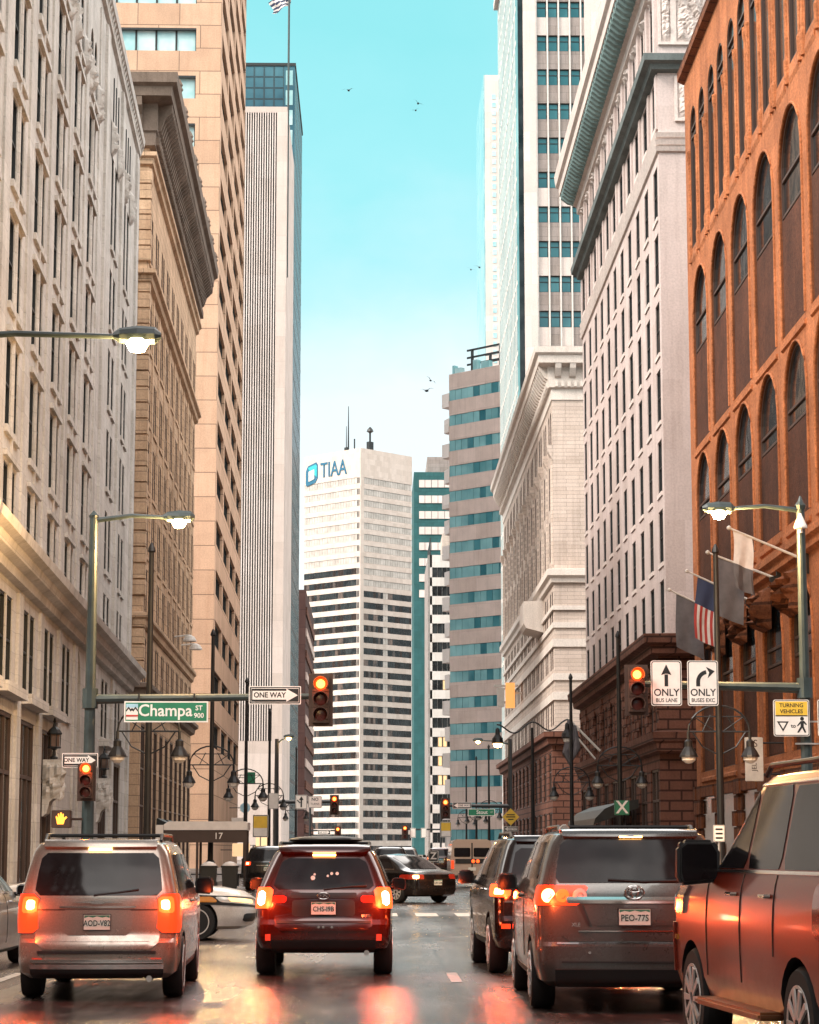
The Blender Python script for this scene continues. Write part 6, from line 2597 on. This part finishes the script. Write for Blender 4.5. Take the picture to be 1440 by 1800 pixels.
    m.build('rail_end_cap', MT('chrome'), c.t)
    c.exhaust(.55, .26, .10)
grey_van()

# ---------------------------------------------------------------- dark sport utility ahead of the grey van
def dark_suv():
    K = [(.30, .80, .18, 4.7, .10, .30), (.36, .90, .06, 4.8, .15, .35), (.48, .945, .0, 4.85, .18, .40), (.70, .95, .0, 4.86, .18, .42), (.76, .95, .05, 4.86, .16, .42), (1.0, .95, .05, 4.8, .16, .45),
         (1.14, .935, .07, 4.4, .16, .45), (1.22, .91, .09, 3.9, .16, .4), (1.45, .845, .20, 3.3, .16, .3), (1.66, .775, .30, 2.8, .16, .25), (1.73, .74, .33, 2.6, .2, .25), (1.77, .65, .45, 2.4, .28, .3)]
    c = Car('sport_utility', 'black sport utility car with lit left tail lamp, half hidden ahead of the grey minivan', 'car', (2.46, 29.6, 0), R(2), K, 'paint_black', [(.98, .945), (3.75, .945)], .37)
    c.rear('rear_window', 'car_glass', -.72, .72, 1.18, 1.62, .006, .07, -.62, .62)
    for sd in (-1, 1):
        tl = c.patch('tail_light', 'tail_glow', lambda z: sd * .19, lambda z: sd * .36, 1.0, 1.16, .016, corner=.04)
        c.patch('brake_bulb', 'brake_core', lambda z: sd * .225, lambda z: sd * (.29 + .1 * (1.09 - z)), 1.03, 1.11, .026, corner=.02, parent=tl)
        glow(c, sd * .88, -.14, 1.06, 12)
        c.side('side_window', 'car_glass', sd, .6, 1.5, 1.24, 1.62, .72, 1.45, corner=.05)
        c.side('side_window', 'car_glass', sd, 1.57, 2.4, 1.24, 1.63, 1.55, 2.3, corner=.04)
        c.side('side_window', 'car_glass', sd, 2.47, 3.55, 1.24, 1.62, 2.4, 2.85, corner=.04)
        c.side('chrome_strip', 'chrome', sd, .6, 3.5, 1.205, 1.225)
        c.mirror(sd, .93, 3.35, 1.22, 'paint_black', .22, .2)
        c.side('wheel_arch_trim', 'trim_black', sd, 1.4, 3.3, .32, .44)
        c.handle(sd, 1.75, 1.08, 'chrome')
        c.rear('fog_reflector', 'tail_dim', sd * .78 - .12, sd * .78 + .06, .60, .66, .012)
    c.rear('chrome_bar', 'chrome', -.82, .82, .93, .955, .02)
    c.rear('bumper_valance', 'trim_black', -.76, .76, .31, .46, .014)
    c.plate(.85, 'BQD-514', y=.01)
    text('lettering', '4WD', .06, MT('chrome'), c.t, facing(-.55, .01, 1.09), .004, bold=.001)
    c.rear('roof_spoiler', 'paint_black', -.62, .62, 1.69, 1.74, .05)
    c.rails(.64, .7, 2.5, 1.755, (), .06)
dark_suv()

# ---------------------------------------------------------------- big red sport utility at the right edge
def red_suv():
    K = [(.38, .84, .12, 5.0, .12, .30), (.46, .96, .04, 5.1, .16, .35), (.60, 1.0, .0, 5.15, .18, .38), (.85, 1.01, .0, 5.16, .18, .40), (1.05, 1.01, .04, 5.15, .16, .42), (1.22, 1.0, .06, 5.12, .16, .42), (1.32, .985, .07, 4.95, .16, .42), (1.38, .97, .08, 4.2, .16, .4), (1.44, .95, .09, 3.85, .16, .38),
         (1.74, .885, .20, 3.3, .16, .3), (2.08, .815, .31, 2.8, .16, .25), (2.14, .79, .34, 2.6, .2, .25), (2.165, .70, .45, 2.4, .3, .3)]
    a = R(5.5)
    # rear left wheel and front left wheel stand where the photograph shows them
    c = Car('sport_utility', 'big red sport utility car with chrome trim cut off by the right edge', 'car', (3.98, 14.9, 0), a, K, 'paint_red', [(1.05, 1.0), (4.15, 1.0)], .405, tail_bow=.08, side_bow=.03)
    for sd in (-1, 1):
        c.side('side_window', 'car_glass', sd, .5, 1.5, 1.46, 2.055, .62, 1.5, corner=.05)
        c.side('side_window', 'car_glass', sd, 1.58, 2.48, 1.46, 2.065, 1.58, 2.42, corner=.04)
        c.side('side_window', 'car_glass', sd, 2.56, 3.72, 1.46, 2.055, 2.52, 2.95, corner=.05)
        c.side('chrome_strip', 'chrome', sd, .45, 3.8, 1.425, 1.45, off=.012)
        c.side('chrome_strip', 'chrome', sd, .6, 3.0, 2.075, 2.095, .6, 2.95, off=.012)
        c.side('door_seam', 'trim_black', sd, 2.515, 2.53, .62, 1.42)
        c.side('door_seam', 'trim_black', sd, 3.58, 3.595, .62, 1.42)
        c.side('door_seam', 'trim_black', sd, 1.60, 1.615, .85, 1.42)
        c.handle(sd, 1.8, 1.27, 'chrome')
        c.handle(sd, 2.75, 1.27, 'chrome')
        c.mirror(sd, .97, 3.5, 1.50, 'trim_black', .34, .36)
        c.patch('tail_light', 'lens_red', lambda z: sd * .2, lambda z: sd * .35, 1.0, 1.4, .014, corner=.03)
        hl = c.patch('headlight', 'lens_clear', lambda z: sd * .66, lambda z: sd * .83, 1.10, 1.29, .018, corner=.04)
        c.patch('headlight_rim', 'chrome', lambda z: sd * .655, lambda z: sd * .675, 1.08, 1.31, .024, parent=hl)
        c.side('side_marker', 'lens_amber', sd, 4.62, 4.80, .86, .90, off=.014)
        b = MB()
        x0 = .90
        b.box(min(sd * x0, sd * 1.12), max(sd * x0, sd * 1.12), 1.62, 3.55, .40, .46)
        b.build('running_board', MT('bronze_trim'), c.t, bevel=.02)
        c.side('fender_flare', 'paint_red', sd, 4.75, 5.0, .6, 1.0, off=.02)
    c.rear('rear_window', 'car_glass', -.74, .74, 1.42, 1.88, .006, .06, -.66, .66)
    c.rails(.72, .6, 2.7, 2.165, (), .07)
red_suv()

# ---------------------------------------------------------------- white sedan crossing and silver car at the kerb
SED = [(.20, .78, .20, 4.6, .12, .35), (.26, .88, .06, 4.75, .16, .45), (.40, .915, .0, 4.84, .20, .50), (.58, .92, .0, 4.86, .22, .52), (.72, .92, .02, 4.82, .22, .55), (.86, .905, .06, 4.60, .22, .55), (.93, .885, .16, 4.25, .22, .5), (.98, .86, .42, 3.60, .25, .4), (1.02, .84, .62, 3.42, .25, .35),
       (1.22, .745, 1.02, 2.92, .2, .25), (1.38, .66, 1.42, 2.45, .2, .22), (1.43, .61, 1.55, 2.30, .22, .25), (1.455, .54, 1.7, 2.15, .25, .25)]
def sedan(name, label, loc, rotz, pm, glassm):
    c = Car(name, label, 'car', loc, rotz, SED, pm, [(.92, .915), (3.80, .915)], .335, tail_bow=.12)
    for sd in (-1, 1):
        c.side('side_window', glassm, sd, 1.15, 2.05, 1.03, 1.33, 1.5, 2.05, corner=.05)
        c.side('side_window', glassm, sd, 2.12, 3.15, 1.03, 1.34, 2.12, 2.55, corner=.05)
        c.side('door_seam', 'trim_black', sd, 2.08, 2.09, .35, 1.0)
        c.side('chrome_strip', 'chrome', sd, 1.1, 3.15, 1.005, 1.02)
        c.handle(sd, 1.5, .90, pm)
        c.handle(sd, 2.4, .90, pm)
        c.mirror(sd, .86, 3.0, 1.04, pm)
        hl = c.patch('headlight', 'trim_black', lambda z: sd * .625, lambda z: sd * .84, .645, .815, .010, corner=.07, tilt=lambda a: -.08 * a)
        c.patch('headlight_lens', 'lens_clear', lambda z: sd * .675, lambda z: sd * .80, .680, .775, .014, corner=.04, parent=hl, tilt=lambda a: -.075 * a)
        c.patch('headlight_bulb', 'head_glow', lambda z: sd * .70, lambda z: sd * .77, .69, .75, .020, corner=.03, parent=hl, tilt=lambda a: -.04 * a)
        c.patch('turn_lamp', 'lens_amber', lambda z: sd * .638, lambda z: sd * .672, .68, .775, .016, corner=.03, parent=hl)
        c.patch('bumper_grille', 'trim_black', lambda z: sd * .735, lambda z: sd * .82, .34, .48, .012, corner=.05)
        c.patch('tail_light', 'lens_red', lambda z: sd * .15, lambda z: sd * .36, .72, .86, .012, corner=.04)
        c.side('sill_strip', 'trim_black', sd, 1.35, 3.4, .215, .27)
    c.patch('front_grille', 'trim_black', lambda z: .86, lambda z: 1.0, .40, .66, .012, corner=.06)
    c.patch('front_grille', 'trim_black', lambda z: -.86, lambda z: -1.0, .40, .66, .012, corner=.06)
    c.patch('windscreen', glassm, lambda z: .76, lambda z: 1.0, 1.03, 1.40, .008)
    c.patch('windscreen', glassm, lambda z: -.76, lambda z: -1.0, 1.03, 1.40, .008)
    c.rear('rear_window', glassm, -.55, .55, 1.03, 1.40, .008, .05)
    return c
Xf = atY(453, 1600, 41.6).x
sedan('sedan', 'white sedan crossing from the left, its nose showing behind the champagne minivan', (Xf - 4.86, 42.0, 0), R(-90), 'paint_sedan_white', 'car_glass')
sedan('sedan', 'silver car with pale green windows at the left edge beside the snowy kerb', (-5.98, 29.6, 0), R(-1), 'paint_silver', 'car_glass_clear')

# ---------------------------------------------------------------- traffic farther on
def simple_suv(name, label, loc, rotz, pm, glow_w=5, group=None, lit=True):
    K = [(.30, .80, .18, 4.5, .10, .30), (.40, .93, .03, 4.65, .16, .38), (.70, .94, .0, 4.7, .18, .42), (1.0, .94, .05, 4.6, .16, .45), (1.12, .92, .07, 4.2, .16, .45), (1.2, .90, .1, 3.6, .16, .4), (1.45, .82, .22, 3.1, .16, .3), (1.66, .74, .32, 2.6, .16, .25), (1.74, .62, .45, 2.3, .25, .3)]
    c = Car(name, label, 'car', loc, rotz, K, pm, [(.95, .935), (3.6, .935)], .36, group=group)
    c.rear('rear_window', 'car_glass', -.70, .70, 1.16, 1.60, .006, .07, -.60, .60)
    for sd in (-1, 1):
        tl = c.patch('tail_light', 'tail_dim' if lit else 'lens_red', lambda z: sd * .185, lambda z: sd * .34, .98, 1.14, .016, corner=.03)
        c.patch('brake_bulb', 'brake_core' if lit else 'lens_red', lambda z: sd * .21, lambda z: sd * .26, 1.02, 1.10, .026, corner=.02, parent=tl)
        c.side('side_window', 'car_glass', sd, .6, 1.5, 1.22, 1.60, .72, 1.45, corner=.05)
        c.side('side_window', 'car_glass', sd, 1.57, 2.9, 1.22, 1.60, 1.55, 2.5, corner=.05)
        c.mirror(sd, .92, 3.1, 1.2, pm)
    c.rear('chrome_bar', 'chrome', -.45, .45, .98, 1.0, .02)
    c.rear('bumper_valance', 'trim_black', -.76, .76, .31, .46, .014)
    c.plate(.86, 'QRV-208', y=.01)
    c.rails(.62, .6, 2.4, 1.73, (), .05)
    return c
p = atY(783, 1553, 66)
dc = sedan('sedan', 'dark car slewed across the lanes beyond the crossing, pale plate and one lit lamp', (p.x - .1, 70, 0), R(38), 'paint_black', 'car_glass')
dc.plate(.62, 'QRV-208', y=.0)
dc.patch('tail_bulb', 'brake_core', lambda z: -.20, lambda z: -.27, .74, .84, .02, corner=.03)
g2 = 'small cars waiting far down the street'
simple_suv('far_car', 'small dark car with lit lamps seen past the left side of the maroon crossover', (-4.3, 92, 0), R(0), 'paint_black', group=g2)
simple_suv('far_car', 'small grey car ahead of the maroon crossover in the middle lane', (-1.0, 104, 0), R(0), 'paint_grey', group=g2)
simple_suv('far_car', 'tiny pale car far down the middle of the street', (1.6, 132, 0), R(0), 'paint_silver', group=g2)

simple_suv('far_car', 'little black car with red lamps right of the maroon crossover', (.75, 118, 0), 0, 'paint_black', group=g2)
simple_suv('far_car', 'little dark car beside the beige van, farther down the right lane', (4.3, 150, 0), 0, 'paint_maroon', group=g2)
simple_suv('far_car', 'tiny dark car farthest along the left lane', (-3.2, 165, 0), 0, 'paint_black', group=g2)
def cargo_van():
    Y = 99.0
    a, b = atY(792, 1530, Y), atY(868, 1530, Y)
    w = b.x - a.x
    zt = 2.05
    t = thing('cargo_van', 'beige square backed van seen from behind with paired rear windows and red lamps', 'van', (a.x + w / 2, Y, 0))
    m = MB()
    m.prism([(-w / 2, .35), (w / 2, .35), (w / 2, 1.2), (w / 2 - .1, zt - .12), (w / 2 - .22, zt), (-w / 2 + .22, zt), (-w / 2 + .1, zt - .12), (-w / 2, 1.2)], 0, 4.8, 'y')
    m.build('body', MT('paint_beige'), t, bevel=.05)
    for sx in (-1, 1):
        k = MB()
        k.box(sx * .42 - .35, sx * .42 + .35, -.03, .02, zt - .75, zt - .36)
        k.build('rear_window', MT('car_glass'), t, bevel=.03)
        l = MB()
        l.lathe([(.08, -.02), (.075, -.04), (.02, -.05)], (sx * .10 + .15, 0, 1.12), 12, 0, 'y')
        l.build('tail_light', MT('tail_glow'), t)
        l = MB()
        l.box(sx * .84 - .06, sx * .84 + .06, -.04, .02, .8, 1.15)
        l.build('tail_light', MT('tail_dim'), t)
        for y in (.9, 3.9):
            wv = MB()
            wv.lathe([(.2, -.12), (.34, -.11), (.36, 0), (.34, .11), (.2, .12)], (sx * .82, y, .36), 18, 0, 'x')
            wv.build('wheel', MT('tyre_rubber'), t)
    k = MB()
    k.box(-.72, .72, -.035, .02, 1.02, 1.22)
    k.build('lamp_panel', MT('trim_black'), t)
    k = MB()
    k.box(-.03, .03, -.02, .02, .6, 1.9)
    k.build('door_seam', MT('trim_black'), t)
    k = MB()
    k.box(-w / 2 - .02, w / 2 + .02, -.12, .1, .36, .52)
    k.build('bumper', MT('trim_black'), t, bevel=.03)
    k = MB()
    k.box(-.16, .16, -.03, .01, .72, .86)
    k.build('licence_plate', MT('plate_white'), t)
cargo_van()
